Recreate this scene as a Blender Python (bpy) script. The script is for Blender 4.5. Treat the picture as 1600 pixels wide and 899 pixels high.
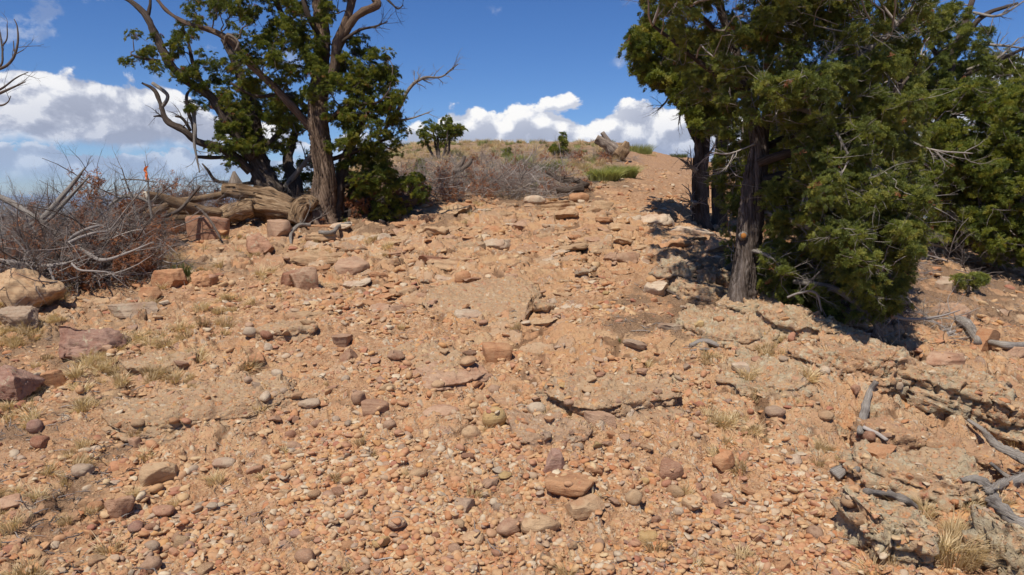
import bpy, math, random
import numpy as np
from mathutils import Vector, Matrix, Euler

for o in list(bpy.data.objects):
    bpy.data.objects.remove(o)
SC = bpy.context.scene
COL = SC.collection
R = math.radians

# ---------------------------------------------------------------- camera, sky, sun, exposure
FPX, PITCH, CZ = 1155.0, R(6.9), 1.6
cam = bpy.data.objects.new('camera', bpy.data.cameras.new('camera'))
COL.objects.link(cam)
cam.location = (0, 0, CZ)
cam.rotation_euler = (math.pi/2 - PITCH, 0, 0)
cam.data.sensor_width = 36.0
cam.data.lens = 36.0*FPX/1600.0
cam.data.clip_start = 0.05
cam.data.clip_end = 120000
SC.camera = cam
SC.view_settings.view_transform = 'Standard'
SC.view_settings.look = 'None'
SC.view_settings.gamma = 1
SC.view_settings.use_curve_mapping = False
SC.view_settings.exposure = 0.0
SUN_TO = Vector((-0.22, -0.44, 0.87)).normalized()      # direction towards the sun
SUN_EL = math.asin(SUN_TO.z)
SUN_AZ = math.atan2(SUN_TO.x, SUN_TO.y)
sun = bpy.data.objects.new('sun', bpy.data.lights.new('sun', 'SUN'))
COL.objects.link(sun)
sun.location = (0, 0, 20)
sun.rotation_euler = SUN_TO.to_track_quat('Z', 'Y').to_euler()
sun.data.energy = 5.0
sun.data.angle = R(0.53)
sun.data.color = (1.0, 0.955, 0.88)
try:
    SC.cycles.max_bounces = 6
    SC.cycles.diffuse_bounces = 3
    SC.cycles.transmission_bounces = 3
    SC.cycles.transparent_max_bounces = 4
except Exception:
    pass


class NT:
    """small helper for wiring node trees"""
    def __init__(s, tree): s.t = tree; s.n = tree.nodes; s.l = tree.links
    def add(s, typ, ins=None, **kw):
        n = s.n.new(typ)
        for k, v in kw.items(): setattr(n, k, v)
        for k, v in (ins or {}).items():
            sock = n.inputs[k]
            if isinstance(v, bpy.types.NodeSocket): s.l.new(v, sock)
            else: sock.default_value = v
        return n
    def math(s, op, a, b=None, c=None, clamp=False):
        n = s.n.new('ShaderNodeMath'); n.operation = op; n.use_clamp = clamp
        for i, v in enumerate((a, b, c)):
            if v is None: continue
            if isinstance(v, bpy.types.NodeSocket): s.l.new(v, n.inputs[i])
            else: n.inputs[i].default_value = v
        return n.outputs[0]
    def mix(s, f, a, b, blend='MIX'):
        n = s.n.new('ShaderNodeMix'); n.data_type = 'RGBA'; n.blend_type = blend
        for i, v in ((0, f), (6, a), (7, b)):
            if isinstance(v, bpy.types.NodeSocket): s.l.new(v, n.inputs[i])
            else: n.inputs[i].default_value = (v if i == 0 or len(v) == 4 else (*v, 1))
        return n.outputs[2]
    def ramp(s, f, stops, interp='LINEAR'):
        n = s.n.new('ShaderNodeValToRGB'); s.l.new(f, n.inputs[0]); cr = n.color_ramp; cr.interpolation = interp
        while len(cr.elements) < len(stops): cr.elements.new(0.5)
        for e, (p, c) in zip(cr.elements, stops):
            e.position = p
        for e, (p, c) in zip(cr.elements, stops):
            e.color = (*c, 1) if not isinstance(c, (int, float)) else (c, c, c, 1)
        return n.outputs[0]
    def noise(s, vec, scale, detail=6, rough=0.55, dist=0.0, out=0):
        n = s.n.new('ShaderNodeTexNoise')
        if vec is not None: s.l.new(vec, n.inputs['Vector'])
        n.inputs['Scale'].default_value = scale; n.inputs['Detail'].default_value = detail
        n.inputs['Roughness'].default_value = rough; n.inputs['Distortion'].default_value = dist
        return n.outputs[out]
    def maprange(s, v, a, b, c=0.0, d=1.0, smooth=True):
        n = s.n.new('ShaderNodeMapRange'); n.interpolation_type = 'SMOOTHSTEP' if smooth else 'LINEAR'
        s.l.new(v, n.inputs[0])
        for i, x in ((1, a), (2, b), (3, c), (4, d)):
            if isinstance(x, bpy.types.NodeSocket): s.l.new(x, n.inputs[i])
            else: n.inputs[i].default_value = x
        return n.outputs[0]


def make_world():
    w = bpy.data.worlds.new("World"); SC.world = w; w.use_nodes = True
    T = NT(w.node_tree); T.n.clear()
    sky = T.add('ShaderNodeTexSky', sky_type='NISHITA', sun_disc=False)
    sky.sun_elevation = SUN_EL
    sky.sun_rotation = SUN_AZ
    sky.altitude = 1800; sky.air_density = 1.0; sky.dust_density = 0.6; sky.ozone_density = 2.2
    skyc = T.mix(1.0, T.add('ShaderNodeHueSaturation', {'Saturation': 1.20, 'Value': 0.88, 'Color': sky.outputs[0]}).outputs[0], (0.80, 0.93, 1.22), 'MULTIPLY')
    geo = T.add('ShaderNodeNewGeometry')
    inc = T.add('ShaderNodeVectorMath', {0: geo.outputs['Incoming']}, operation='SCALE'); inc.inputs[3].default_value = -1
    tc = T.add('ShaderNodeTexCoord')
    d = tc.outputs['Generated']
    sp = T.add('ShaderNodeSeparateXYZ', {0: d})
    az = T.math('ARCTAN2', sp.outputs[0], sp.outputs[1])                  # 0 ahead, + to the right
    el = T.math('MULTIPLY', T.math('ARCSINE', sp.outputs[2]), 180/math.pi)
    azn = T.math('ADD', T.math('DIVIDE', az, 2*math.pi), 0.5)             # 0..1
    def A(u): return 0.5 + math.atan((u-800)/FPX)/(2*math.pi)
    def E(v): return math.degrees(math.atan((449.5-v)/FPX)) - 6.9
    # skyline of the cloud bank: azimuth -> top elevation in degrees
    prof = [(0.0, 6), (0.12, 8), (0.25, 9), (0.36, 9.5), (A(0), E(112)), (A(60), E(118)), (A(200), E(130)), (A(270), E(128)), (A(420), E(165)),
            (A(560), E(205)), (A(625), E(188)), (A(660), E(175)), (A(735), E(156)), (A(820), E(148)), (A(895), E(160)),
            (A(935), E(178)), (A(965), E(150)), (A(1000), E(134)), (A(1050), E(147)), (A(1200), E(170)), (A(1400), E(150)),
            (A(1600), E(85)), (0.70, 10), (0.82, 5), (0.92, 8), (1.0, 6)]
    top = T.math('MULTIPLY', T.ramp(azn, [(p, max(t-.5, 0)/20) for p, t in prof]), 20)
    # cloud noise lives in direction space, stretched a little sideways
    mp = T.add('ShaderNodeMapping', {'Vector': d, 'Scale': (1, 1, 1.35)}).outputs[0]
    sh = T.add('ShaderNodeVectorMath', {0: mp, 1: (-0.010, -0.002, 0.018)}, operation='ADD').outputs[0]
    def field(v):
        n1 = T.noise(v, 9.0, 12, 0.60, 0.2)
        vo = T.add('ShaderNodeTexVoronoi', {'Vector': T.add('ShaderNodeVectorMath', {0: v, 1: T.add('ShaderNodeVectorMath', {0: T.noise(v, 14, 4, .5, 0, 1), 1: (.05, .05, .05)}, operation='MULTIPLY').outputs[0]}, operation='ADD').outputs[0], 'Scale': 24.0, 'Smoothness': 0.45}, feature='SMOOTH_F1')
        return T.math('ADD', n1, T.math('MULTIPLY', T.math('SUBTRACT', 0.45, vo.outputs['Distance']), 0.34))
    f0, f1 = field(mp), field(sh)
    # how far below the top of the bank we are, in degrees
    below = T.math('SUBTRACT', top, el)
    dens = T.math('ADD', T.math('MULTIPLY', below, 0.42), T.math('MULTIPLY', T.math('SUBTRACT', f0, 0.55), 2.6))
    cov = T.maprange(dens, 0.0, 0.15)
    # a gap of blue between the main bank and a lower, farther row (only on the left of the road)
    low = T.maprange(T.math('ADD', el, T.math('MULTIPLY', T.math('SUBTRACT', T.noise(mp, 7, 6), .5), 5.0)), 3.3, 4.2)
    rowtop = T.math('ADD', 3.3, T.math('MULTIPLY', T.math('SUBTRACT', T.noise(T.add('ShaderNodeVectorMath', {0: mp, 1: (7, 3, 1)}, operation='ADD').outputs[0], 11, 7, .6), .5), 5.5))
    row = T.math('MULTIPLY', T.maprange(T.math('SUBTRACT', rowtop, el), 0.0, 0.25), T.maprange(el, 0.2, 2.2))
    leftm = T.maprange(azn, A(420), A(640), 1.0, 0.0)
    covl = T.math('MAXIMUM', T.math('MULTIPLY', cov, low), T.math('MULTIPLY', row, 0.85))
    cover = T.add('ShaderNodeMix', {0: leftm, 2: cov, 3: covl}).outputs[0]
    # two small wisps of high cloud
    wn = T.math('ADD', T.noise(mp, 16, 7, .6), T.math('MULTIPLY', T.noise(mp, 3.1, 1), 0.6))
    wisp = T.math('MULTIPLY', T.math('MULTIPLY', T.maprange(wn, 0.93, 1.03), 0.30), T.math('MULTIPLY', T.maprange(el, 7, 9), T.maprange(el, 16, 12)))
    cover = T.math('MAXIMUM', cover, wisp)
    # light: sunlit puffs, grey undersides
    lit = T.math('ADD', T.math('MULTIPLY', T.math('SUBTRACT', f0, f1), 8.5), 0.43, clamp=True)
    edge = T.maprange(below, 4.5, 0.2)
    lum = T.math('ADD', T.math('MULTIPLY', lit, 0.62), T.math('MULTIPLY', edge, 0.42), clamp=True)
    big = T.noise(mp, 5.0, 3, .5)
    lum = T.math('ADD', lum, T.math('MULTIPLY', T.math('SUBTRACT', big, 0.5), 0.9), clamp=True)
    cc = T.ramp(lum, [(0.0, (3.6, 4.0, 5.2)), (0.35, (4.7, 5.1, 6.3)), (0.62, (6.7, 7.0, 7.9)), (0.85, (8.9, 9.0, 9.4)), (1.0, (10.2, 10.1, 10.0))])
    hz = T.maprange(el, 5.5, 0.3, 0.0, 0.60)
    cc = T.mix(hz, cc, (3.7, 5.2, 8.0))
    c = T.mix(cover, skyc, cc)
    bg = T.add('ShaderNodeBackground', {'Color': c, 'Strength': 0.098})
    out = T.add('ShaderNodeOutputWorld'); T.l.new(bg.outputs[0], out.inputs[0])
make_world()

# ---------------------------------------------------------------- noise in numpy
def _hash(ix, iy, iz, seed):
    h = (ix.astype(np.int64)*374761393 + iy.astype(np.int64)*668265263 + iz.astype(np.int64)*2147483647 + seed*974711) & 0xffffffff
    h = ((h ^ (h >> 13))*1274126177) & 0xffffffff
    h = ((h ^ (h >> 15))*2246822519) & 0xffffffff
    return ((h ^ (h >> 16)) & 0xffffff)/float(0xffffff)

def vnoise(x, y, z, seed=0):
    x, y, z = np.broadcast_arrays(x, y, z)
    ix, iy, iz = np.floor(x), np.floor(y), np.floor(z)
    fx, fy, fz = x-ix, y-iy, z-iz
    ux, uy, uz = (f*f*f*(f*(f*6-15)+10) for f in (fx, fy, fz))
    r = 0
    flat = np.all(iz == 0) and np.all(fz == 0)
    for dz in ((0,) if flat else (0, 1)):
        wz = (uz if dz else 1-uz)
        for dy in (0, 1):
            wy = (uy if dy else 1-uy)
            for dx in (0, 1):
                wx = (ux if dx else 1-ux)
                r = r + _hash(ix+dx, iy+dy, iz+dz, seed)*wx*wy*wz
    return r*2-1

def fbm(x, y, z=0.0, octs=4, gain=0.5, seed=0, lac=2.03):
    z = np.asarray(z, float)
    r, a, f = 0, 1.0, 1.0
    for i in range(octs):
        r = r + a*vnoise(x*f, y*f, z*f, seed+i*17)
        a *= gain; f *= lac
    return r

def worley2(x, y, seed):
    """nearest cell in the plane: F1, F2, id, offset to the cell's point"""
    ix, iy = np.floor(x), np.floor(y)
    z0 = np.zeros_like(ix)
    F1 = np.full(x.shape, 9.0); F2 = np.full(x.shape, 9.0)
    ID = np.zeros(x.shape); OX = np.zeros(x.shape); OY = np.zeros(x.shape)
    for dy in (-1, 0, 1):
        for dx in (-1, 0, 1):
            cx, cy = ix+dx, iy+dy
            px = cx + 0.12 + 0.76*_hash(cx, cy, z0, seed); py = cy + 0.12 + 0.76*_hash(cx, cy, z0, seed+1)
            ex, ey = x-px, y-py
            d = np.sqrt(ex*ex+ey*ey)
            near = d < F1
            F2 = np.where(near, F1, np.minimum(F2, d))
            F1 = np.where(near, d, F1)
            ID = np.where(near, _hash(cx, cy, z0, seed+2), ID)
            OX = np.where(near, ex, OX); OY = np.where(near, ey, OY)
    return F1, F2, ID, OX, OY

def sstep(x, a, b):
    t = np.clip((x-a)/(b-a), 0, 1)
    return t*t*(3-2*t)

# ---------------------------------------------------------------- the shape of the land
PY = np.array([-400, -60, 0, 3, 5, 7, 9, 11, 14, 20, 28, 33, 37, 42, 55, 100, 300])
PZ = np.array([-90, -7, -0.42, 0.0, 0.30, 0.62, 0.95, 1.25, 1.65, 2.45, 3.42, 4.0, 4.28, 4.2, 3.2, -8, -90])
EY = np.array([-50, 0, 5, 7, 9, 11, 14, 20, 28, 40, 300])
EX = np.array([-12, -9, -6.9, -5.9, -4.9, -4.2, -3.6, -3.4, -3.8, -4.6, -9.0])
_t = np.linspace(-400, 300, 7001)
_k = np.exp(-0.5*(np.arange(-12, 13)/5.0)**2); _k /= _k.sum()
_PZ = np.convolve(np.pad(np.interp(_t, PY, PZ), 12, mode='edge'), _k, 'valid')
_EX = np.convolve(np.pad(np.interp(_t, EY, EX), 12, mode='edge'), _k, 'valid')

def base(x, y):
    x = np.asarray(x, float); y = np.asarray(y, float)
    z = np.interp(y, _t, _PZ)
    s = np.maximum(0, np.interp(y, _t, _EX)-x)
    z = z - (0.22*s + 0.10*s*s/(1+0.25*s))
    r = np.maximum(0, x-1.9-0.10*np.maximum(0, y-12)*1.0)
    z = z - (0.15*r*sstep(r, 0, 1.5) + 0.006*r*r)
    z = np.maximum(z, -119) if z.ndim == 0 else z
    floor = -120 + 0*z
    z = floor + np.logaddexp(0, (z-floor)/8.0)*8.0
    return z

def px_xy(x, y):
    """which picture column / row a ground point near the camera shows at (used to lay out regions)"""
    z = base(x, y)-CZ
    dep = y*math.cos(PITCH) - z*math.sin(PITCH)
    dep = np.maximum(dep, 0.3)
    return 800+FPX*x/dep, 449.5-FPX*(y*math.sin(PITCH)+z*math.cos(PITCH))/dep

def blob(u, v, cu, cv, ru, rv, soft=0.5):
    d = np.sqrt(((u-cu)/ru)**2+((v-cv)/rv)**2)
    return 1-sstep(d, 1-soft, 1+soft)

def masks(x, y):
    u, v = px_xy(x, y)
    rough = fbm(x*0.9, y*0.9, 0.0, 4, .55, 31)
    bed = 0.30 + 0.55*rough
    bed = bed + 0.9*blob(u, v, 760, 385, 330, 62) + 0.7*blob(u, v, 330, 610, 230, 70) + 0.6*blob(u, v, 1330, 560, 330, 130)
    bed = bed + 0.5*blob(u, v, 770, 470, 170, 50) + 0.5*blob(u, v, 960, 600, 110, 50) - 1.1*blob(u, v, 980, 470, 110, 45)
    bed = bed - 0.5*blob(u, v, 1010, 270, 110, 40) - 0.5*blob(u, v, 560, 800, 260, 90)
    bed = np.clip(bed, 0, 1)
    duff = 1.0*blob(u, v, 1250, 430, 190, 75) + 0.9*blob(u, v, 1480, 470, 170, 60) + .9*blob(u, v, 560, 335, 150, 30) + 1.2*blob(u, v, 110, 610, 220, 90)*(0.6+0.5*rough)+.35*blob(u, v, 60, 760, 150, 90)*(.5+.7*rough)+.35*blob(u, v, 1180, 800, 160, 90)*(.4+.7*rough)
    duff = duff + 0.8*blob(u, v, 1030, 500, 90, 55) + 1.0*blob(u, v, 1440, 715, 120, 40) + .6*blob(u, v, 350, 390, 120, 45) + .8*blob(u, v, 820, 300, 190, 28) + .6*blob(u, v, 1560, 740, 90, 60)
    duff = np.clip(duff*(0.75+0.8*fbm(x*2.1, y*2.1, 0.0, 4, .6, 77)), 0, 1)
    grav = 0.6*blob(u, v, 720, 760, 500, 190) + 0.4 + 0.4*fbm(x*1.3, y*1.3, 0.0, 3, .5, 52)
    grav = np.clip(grav*(1-0.8*duff), 0, 1)
    veg = np.clip(blob(u, v, 780, 262, 230, 45)*1.3*(1-sstep(u, 960, 1010)) + blob(u, v, 120, 480, 170, 110)*.6, 0, 1)
    return bed, duff, grav, veg

def dig(x, y):
    """hollows scooped out under the conglomerate ledge on the right"""
    u, v = px_xy(x, y)
    n = 0.25*fbm(x*5, y*5, 0.0, 3, .5, 90)
    d = 0.16*blob(u, v, 1395, 678, 100, 30, .6) + 0.20*blob(u, v, 1540, 708, 60, 36, .6) + 0.12*blob(u, v, 1208, 520, 16, 26, .5)
    d = d + 0.14*blob(u, v, 1325, 638, 34, 16, .7) + 0.12*blob(u, v, 1100, 442, 50, 14, .5)
    return d*(1+n)

def full(x, y, attrs=False):
    x = np.asarray(x, float).ravel(); y = np.asarray(y, float).ravel()
    z = base(x, y)
    r = np.sqrt(x*x+y*y)
    nearf = 1-sstep(r, 28, 60)
    midf = 1-sstep(r, 13, 26)
    bed, duff, grav, veg = masks(x, y)
    z = z + 0.055*fbm(x*0.55, y*0.55, 0.0, 4, .5, 3)*np.minimum(1+r*0.02, 3)
    z = z - dig(x, y)
    wx = x + 0.16*fbm(x*1.6, y*1.6, 0.0, 4, .6, 11); wy = y + 0.16*fbm(x*1.6, y*1.6, 0.0, 4, .6, 12)
    # broken bedrock plates at three sizes
    F1, F2, I, ox, oy = worley2(wx*1.25, wy*1.9, 201)
    plate = (I-0.5)*0.110 + (oy*0.075 + ox*0.03*(I*2-1)) - 0.045*(1-sstep(F2-F1, 0.0, 0.10))
    G1, G2, J, px, py = worley2(wx*3.6+9, wy*5.2+3, 305)
    plate2 = (J-0.5)*0.060 + (py*0.045 + px*0.03*(J*2-1)) - 0.028*(1-sstep(G2-G1, 0.0, 0.12))
    H1, H2, K, qx, qy = worley2(wx*9.5+2, wy*11.5+5, 409)
    plate3 = (K-0.5)*0.016 + (qy*0.010 + qx*0.008*(K*2-1)) - 0.006*(1-sstep(H2-H1, 0.0, 0.15))
    z = z + nearf*((.45+.55*sstep(r, 4, 8))*(bed*plate + (0.35+0.65*bed)*plate2)) + midf*(0.5+0.5*bed)*plate3*(1-0.6*duff)
    z = z + midf*0.010*fbm(x*7, y*7, 0.0, 4, .6, 21)
    # embedded cobbles and gravel, real bumps
    tone = np.where(bed > 0.45, J, K)
    kind = np.where(bed > 0.45, 1.0, 0.25*np.ones_like(x))
    vx = x + 0.02*vnoise(x*14, y*14, 0.0, 61); vy = y + 0.02*vnoise(x*14, y*14, 0.0, 62)
    for sc, amp, sd, pr in ((9.0, 0.030, 500, .40), (19.0, 0.019, 600, .60), (40.0, 0.009, 700, .75)):
        f1, f2, I2, ax, ay = worley2(vx*sc, vy*sc*1.15, sd)
        rad = 0.22+0.30*((I2*7.31) % 1)
        present = ((I2*3.77) % 1) < pr*np.clip(grav*1.25+0.15, 0, 1)
        dome = np.where(present, np.sqrt(np.maximum(0, 1-(f1/rad)**2)), 0)
        lod = 1-sstep(r, 160/sc, 260/sc)
        z = z + dome*amp*lod*(0.5+I2)
        on = (dome*lod > 0.25)
        tone = np.where(on, (I2*13.7) % 1, tone); kind = np.where(on, 0.62, kind)
    if attrs:
        u, v = px_xy(x, y)
        lich = np.clip(0.9*blob(u, v, 1330, 560, 330, 140) + .4*blob(u, v, 770, 460, 220, 60) + .25*blob(u, v, 200, 540, 260, 120)+.15*blob(u, v, 700, 380, 400, 60)+.5*blob(u, v, 1200, 650, 200, 130)+.04, 0, 1)
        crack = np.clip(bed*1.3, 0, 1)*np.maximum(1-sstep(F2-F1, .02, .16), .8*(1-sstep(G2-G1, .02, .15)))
        return z, bed, duff, grav, veg, tone, kind, lich, crack
    return z

def ground_z(x, y):
    return float(full(np.array([x]), np.array([y]))[0])

def ray(u, v):
    cu, cv = (u-800)/FPX, (449.5-v)/FPX
    return Vector((cu, math.cos(PITCH)+cv*math.sin(PITCH), -math.sin(PITCH)+cv*math.cos(PITCH)))

def pt(u, v, dep):
    return Vector((0, 0, CZ)) + ray(u, v)*dep

def at(u, v):
    """where the sight line through a point of the picture meets the smooth land"""
    d = ray(u, v)
    t = np.concatenate([np.linspace(1.5, 20, 3000), np.linspace(20, 60, 1500)])
    z = CZ+d.z*t - base(d.x*t, d.y*t)
    k = np.argmax(z < 0)
    if z[k] >= 0: k = len(t)-1
    return Vector((d.x*t[k], d.y*t[k], ground_z(d.x*t[k], d.y*t[k]))), float(t[k])

# ---------------------------------------------------------------- materials
MAT = {}
def material(name):
    m = bpy.data.materials.new(name); m.use_nodes = True
    T = NT(m.node_tree); T.n.clear()
    MAT[name] = m
    return m, T

def finish(T, col, rough=0.85, bump=None, dist=0.01, strength=1.0, spec=0.25, translucent=None):
    b = T.add('ShaderNodeBsdfPrincipled')
    if isinstance(col, bpy.types.NodeSocket): T.l.new(col, b.inputs['Base Color'])
    else: b.inputs['Base Color'].default_value = (*col, 1)
    if isinstance(rough, bpy.types.NodeSocket): T.l.new(rough, b.inputs['Roughness'])
    else: b.inputs['Roughness'].default_value = rough
    b.inputs['Specular IOR Level'].default_value = spec
    if bump is not None:
        bm = T.add('ShaderNodeBump', {'Height': bump, 'Distance': dist, 'Strength': strength})
        T.l.new(bm.outputs[0], b.inputs['Normal'])
    o = T.add('ShaderNodeOutputMaterial')
    s = b.outputs[0]
    if translucent is not None:
        tr = T.add('ShaderNodeBsdfTranslucent', {'Color': translucent[0]})
        mx = T.add('ShaderNodeMixShader', {0: translucent[1], 1: s, 2: tr.outputs[0]})
        s = mx.outputs[0]
    T.l.new(s, o.inputs[0])

STONE_RAMP = [(0.0, (0.42, 0.175, 0.075)), (0.13, (0.48, 0.26, 0.125)), (0.26, (0.52, 0.34, 0.175)), (0.38, (0.45, 0.215, 0.11)), (0.50, (0.56, 0.40, 0.22)),
              (0.60, (0.34, 0.14, 0.085)), (0.69, (0.52, 0.28, 0.11)), (0.78, (0.38, 0.28, 0.19)), (0.86, (0.60, 0.48, 0.32)), (0.94, (0.29, 0.185, 0.13)), (1.0, (0.48, 0.24, 0.13))]

def lichen_mix(T, col, pos, amount):
    """grey-green crusts with orange and dark specks"""
    n = T.noise(pos, 7.5, 8, .70)
    n2 = T.noise(pos, 46.0, 5, .68)
    k = T.math('ADD', n, T.math('MULTIPLY', T.math('SUBTRACT', n2, .5), .55))
    th = T.math('SUBTRACT', 0.80, T.math('MULTIPLY', amount, 0.36))
    m = T.maprange(k, th, T.math('ADD', th, 0.05))
    lc = T.ramp(T.noise(pos, 21.0, 4, .6), [(0.3, (0.22, 0.18, 0.115)), (0.5, (0.385, 0.325, 0.21)), (0.68, (0.51, 0.45, 0.305))])
    col = T.mix(T.math('MULTIPLY', m, 0.7), col, lc)
    o = T.maprange(T.noise(T.add('ShaderNodeVectorMath', {0: pos, 1: (4.1, 2.2, 9.3)}, operation='ADD').outputs[0], 19.0, 4, .6), 0.68, 0.72)
    col = T.mix(T.math('MULTIPLY', T.math('MULTIPLY', o, amount), 0.8), col, (0.42, 0.22, 0.03))
    k2 = T.maprange(T.noise(T.add('ShaderNodeVectorMath', {0: pos, 1: (1.1, 7.2, 3.3)}, operation='ADD').outputs[0], 30.0, 5, .7), 0.64, 0.68)
    col = T.mix(T.math('MULTIPLY', T.math('MULTIPLY', k2, amount), 0.6), col, (0.10, 0.09, 0.075))
    return col

def mk_ground():
    m, T = material('rocky_soil')
    g = T.add('ShaderNodeNewGeometry'); P = g.outputs['Position']
    A = lambda n: T.add('ShaderNodeAttribute', attribute_name=n).outputs['Fac']
    tone, kind, duff, lich, veg = A('tone'), A('kind'), A('duff'), A('lich'), A('veg')
    n1 = T.noise(P, 1.7, 8, .6); n2 = T.noise(P, 17.0, 7, .65); n3 = T.noise(P, 90.0, 5, .7)
    soil = T.ramp(n2, [(0.28, (0.165, 0.080, 0.038)), (0.5, (0.345, 0.190, 0.100)), (0.72, (0.48, 0.310, 0.185))])
    soil = T.mix(T.maprange(n3, .50, .66, 0, .8), soil, (0.54, 0.35, 0.19))
    soil = T.mix(T.maprange(n3, .42, .30), soil, (0.15, 0.07, 0.035))
    vo = T.add('ShaderNodeTexVoronoi', {'Vector': P, 'Scale': 62.0, 'Randomness': 1.0})
    gr = T.ramp(T.math('FRACT', T.math('MULTIPLY', T.add('ShaderNodeSeparateColor', {0: vo.outputs['Color']}).outputs[0], 5.0)), STONE_RAMP)
    soil = T.mix(T.math('MULTIPLY', T.maprange(vo.outputs['Distance'], 0.45, 0.25), 0.75), soil, gr)
    rock = T.ramp(tone, STONE_RAMP)
    bedc = T.mix(0.55, rock, (0.43, 0.245, 0.125))
    bedc = T.mix(T.maprange(n1, .45, .68, 0, .6), bedc, (0.46, 0.31, 0.175))
    bedc = T.mix(T.maprange(n2, .52, .72, 0, .5), bedc, (0.36, 0.17, 0.10))
    isbed = T.maprange(kind, 0.80, 0.81); ispeb = T.maprange(kind, 0.5, 0.51)
    c = T.mix(isbed, T.mix(ispeb, soil, T.mix(T.maprange(n2, .4, .7, 0, .35), rock, (0.5, .33, .2))), bedc)
    # dust lying over everything
    c = T.mix(T.maprange(T.noise(P, 6.0, 6, .6), .42, .66, 0, .55), c, soil)
    c = lichen_mix(T, c, P, T.math('MULTIPLY', lich, 0.66))
    dc = T.ramp(T.noise(P, 110.0, 4, .75), [(0.32, (0.070, 0.042, 0.026)), (0.5, (0.19, 0.115, 0.066)), (0.62, (0.34, 0.22, 0.13)), (0.78, (0.46, 0.34, 0.22))])
    c = T.mix(T.math('MULTIPLY', T.maprange(T.math('ADD', duff, T.math('MULTIPLY', T.math('SUBTRACT', n2, .5), 1.1)), .30, .75), 0.85), c, dc)
    vc = T.ramp(T.noise(P, 3.0, 8, .7), [(0.3, (0.13, 0.09, 0.06)), (0.55, (0.31, 0.20, 0.115)), (0.75, (0.44, 0.31, 0.18))])
    c = T.mix(T.maprange(T.math('ADD', veg, T.math('MULTIPLY', T.math('SUBTRACT', n2, .5), 1.2)), .4, .85), c, vc)
    c = T.mix(T.maprange(T.math('ADD', A('crack'), T.math('MULTIPLY', T.math('SUBTRACT', n2, .5), .8)), .35, .9, 0, .7), c, (.13, .068, .036))  # cracks painted dark brown: joint dirt plus the shadow lines between plates
    # the wide valley far off: scrub grey-green
    dist = T.add('ShaderNodeVectorMath', {0: P}, operation='LENGTH').outputs[1]
    far = T.ramp(T.noise(P, 0.004, 6, .6), [(0.35, (0.07, 0.085, 0.06)), (0.6, (0.17, 0.15, 0.11))])
    c = T.mix(T.maprange(dist, 70, 300), c, far)
    bumpv = T.math('ADD', T.math('MULTIPLY', n3, 0.7), T.math('ADD', T.math('MULTIPLY', n2, 1.0), T.math('MULTIPLY', T.maprange(vo.outputs['Distance'], .5, .0), 0.6)))
    finish(T, c, 0.92, bumpv, 0.012, 0.9, 0.15)
    return m

def mk_rock(name, lichen=0.0, conglomerate=False):
    """base colour is the rock object's own colour"""
    m, T = material(name)
    oi = T.add('ShaderNodeObjectInfo'); tc = T.add('ShaderNodeTexCoord')
    g = T.add('ShaderNodeNewGeometry')
    P = g.outputs['Position']
    base_c = oi.outputs['Color']
    n1 = T.noise(P, 6.0, 7, .62); n2 = T.noise(P, 30.0, 7, .68); n3 = T.noise(P, 140.0, 4, .7)
    c = T.mix(T.maprange(n1, .42, .70, 0, .65), base_c, T.mix(1.0, base_c, (0.72, 0.50, 0.44), 'MULTIPLY'))
    c = T.mix(T.maprange(n2, .50, .68, 0, .5), c, T.mix(0.5, base_c, (0.50, 0.35, 0.20)))
    bd = T.noise(T.add('ShaderNodeMapping', {'Vector': tc.outputs['Object'], 'Scale': (3, 3, 42), 'Rotation': (.12, .08, 0)}).outputs[0], 1.6, 5, .6)
    c = T.mix(T.maprange(bd, .50, .60, 0, .45), c, T.mix(1.0, base_c, (0.66, 0.52, 0.46), 'MULTIPLY'))
    c = T.mix(T.maprange(n2, .44, .30, 0, .6), c, T.mix(1.0, base_c, (0.45, 0.38, 0.36), 'MULTIPLY'))
    c = T.mix(T.maprange(n3, .55, .70, 0, .35), c, (0.56, 0.43, 0.30))
    c = T.mix(T.maprange(n3, .42, .32, 0, .5), c, T.mix(1.0, c, (.5, .42, .4), 'MULTIPLY'))
    bv = T.math('ADD', T.math('ADD', n2, T.math('MULTIPLY', n3, .7)), T.math('MULTIPLY', bd, .6))
    if conglomerate:
        wp = T.add('ShaderNodeVectorMath', {0: P, 1: T.add('ShaderNodeVectorMath', {0: T.noise(P, 20, 3, .5, 0, 1), 1: (.03, .03, .03)}, operation='MULTIPLY').outputs[0]}, operation='ADD').outputs[0]
        c = T.mix(.45, c, (.33, .235, .145))
        for sc, k in ((19.0, .85), (38.0, .85), (80.0, .75)):
            vo = T.add('ShaderNodeTexVoronoi', {'Vector': wp, 'Scale': sc})
            r = T.add('ShaderNodeSeparateColor', {0: vo.outputs['Color']})
            msk = T.math('MULTIPLY', T.maprange(vo.outputs['Distance'], .48, .36), T.maprange(r.outputs[1], .50, .52))
            c = T.mix(T.math('MULTIPLY', msk, k), c, T.ramp(r.outputs[0], STONE_RAMP))
            bv = T.math('ADD', bv, T.math('MULTIPLY', msk, T.maprange(vo.outputs['Distance'], .45, .0, 0, .9)))
        c = T.mix(T.maprange(T.noise(P, 11, 5, .7), .56, .7, 0, .8), c, (0.30, 0.16, 0.08))
    if lichen > 0:
        c = lichen_mix(T, c, P, T.add('ShaderNodeValue').outputs[0])
        T.n[-1]
        for n in T.n:
            if n.type == 'VALUE': n.outputs[0].default_value = lichen
    finish(T, c, 0.88, bv, 0.010, 0.8, 0.2)
    return m

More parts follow.
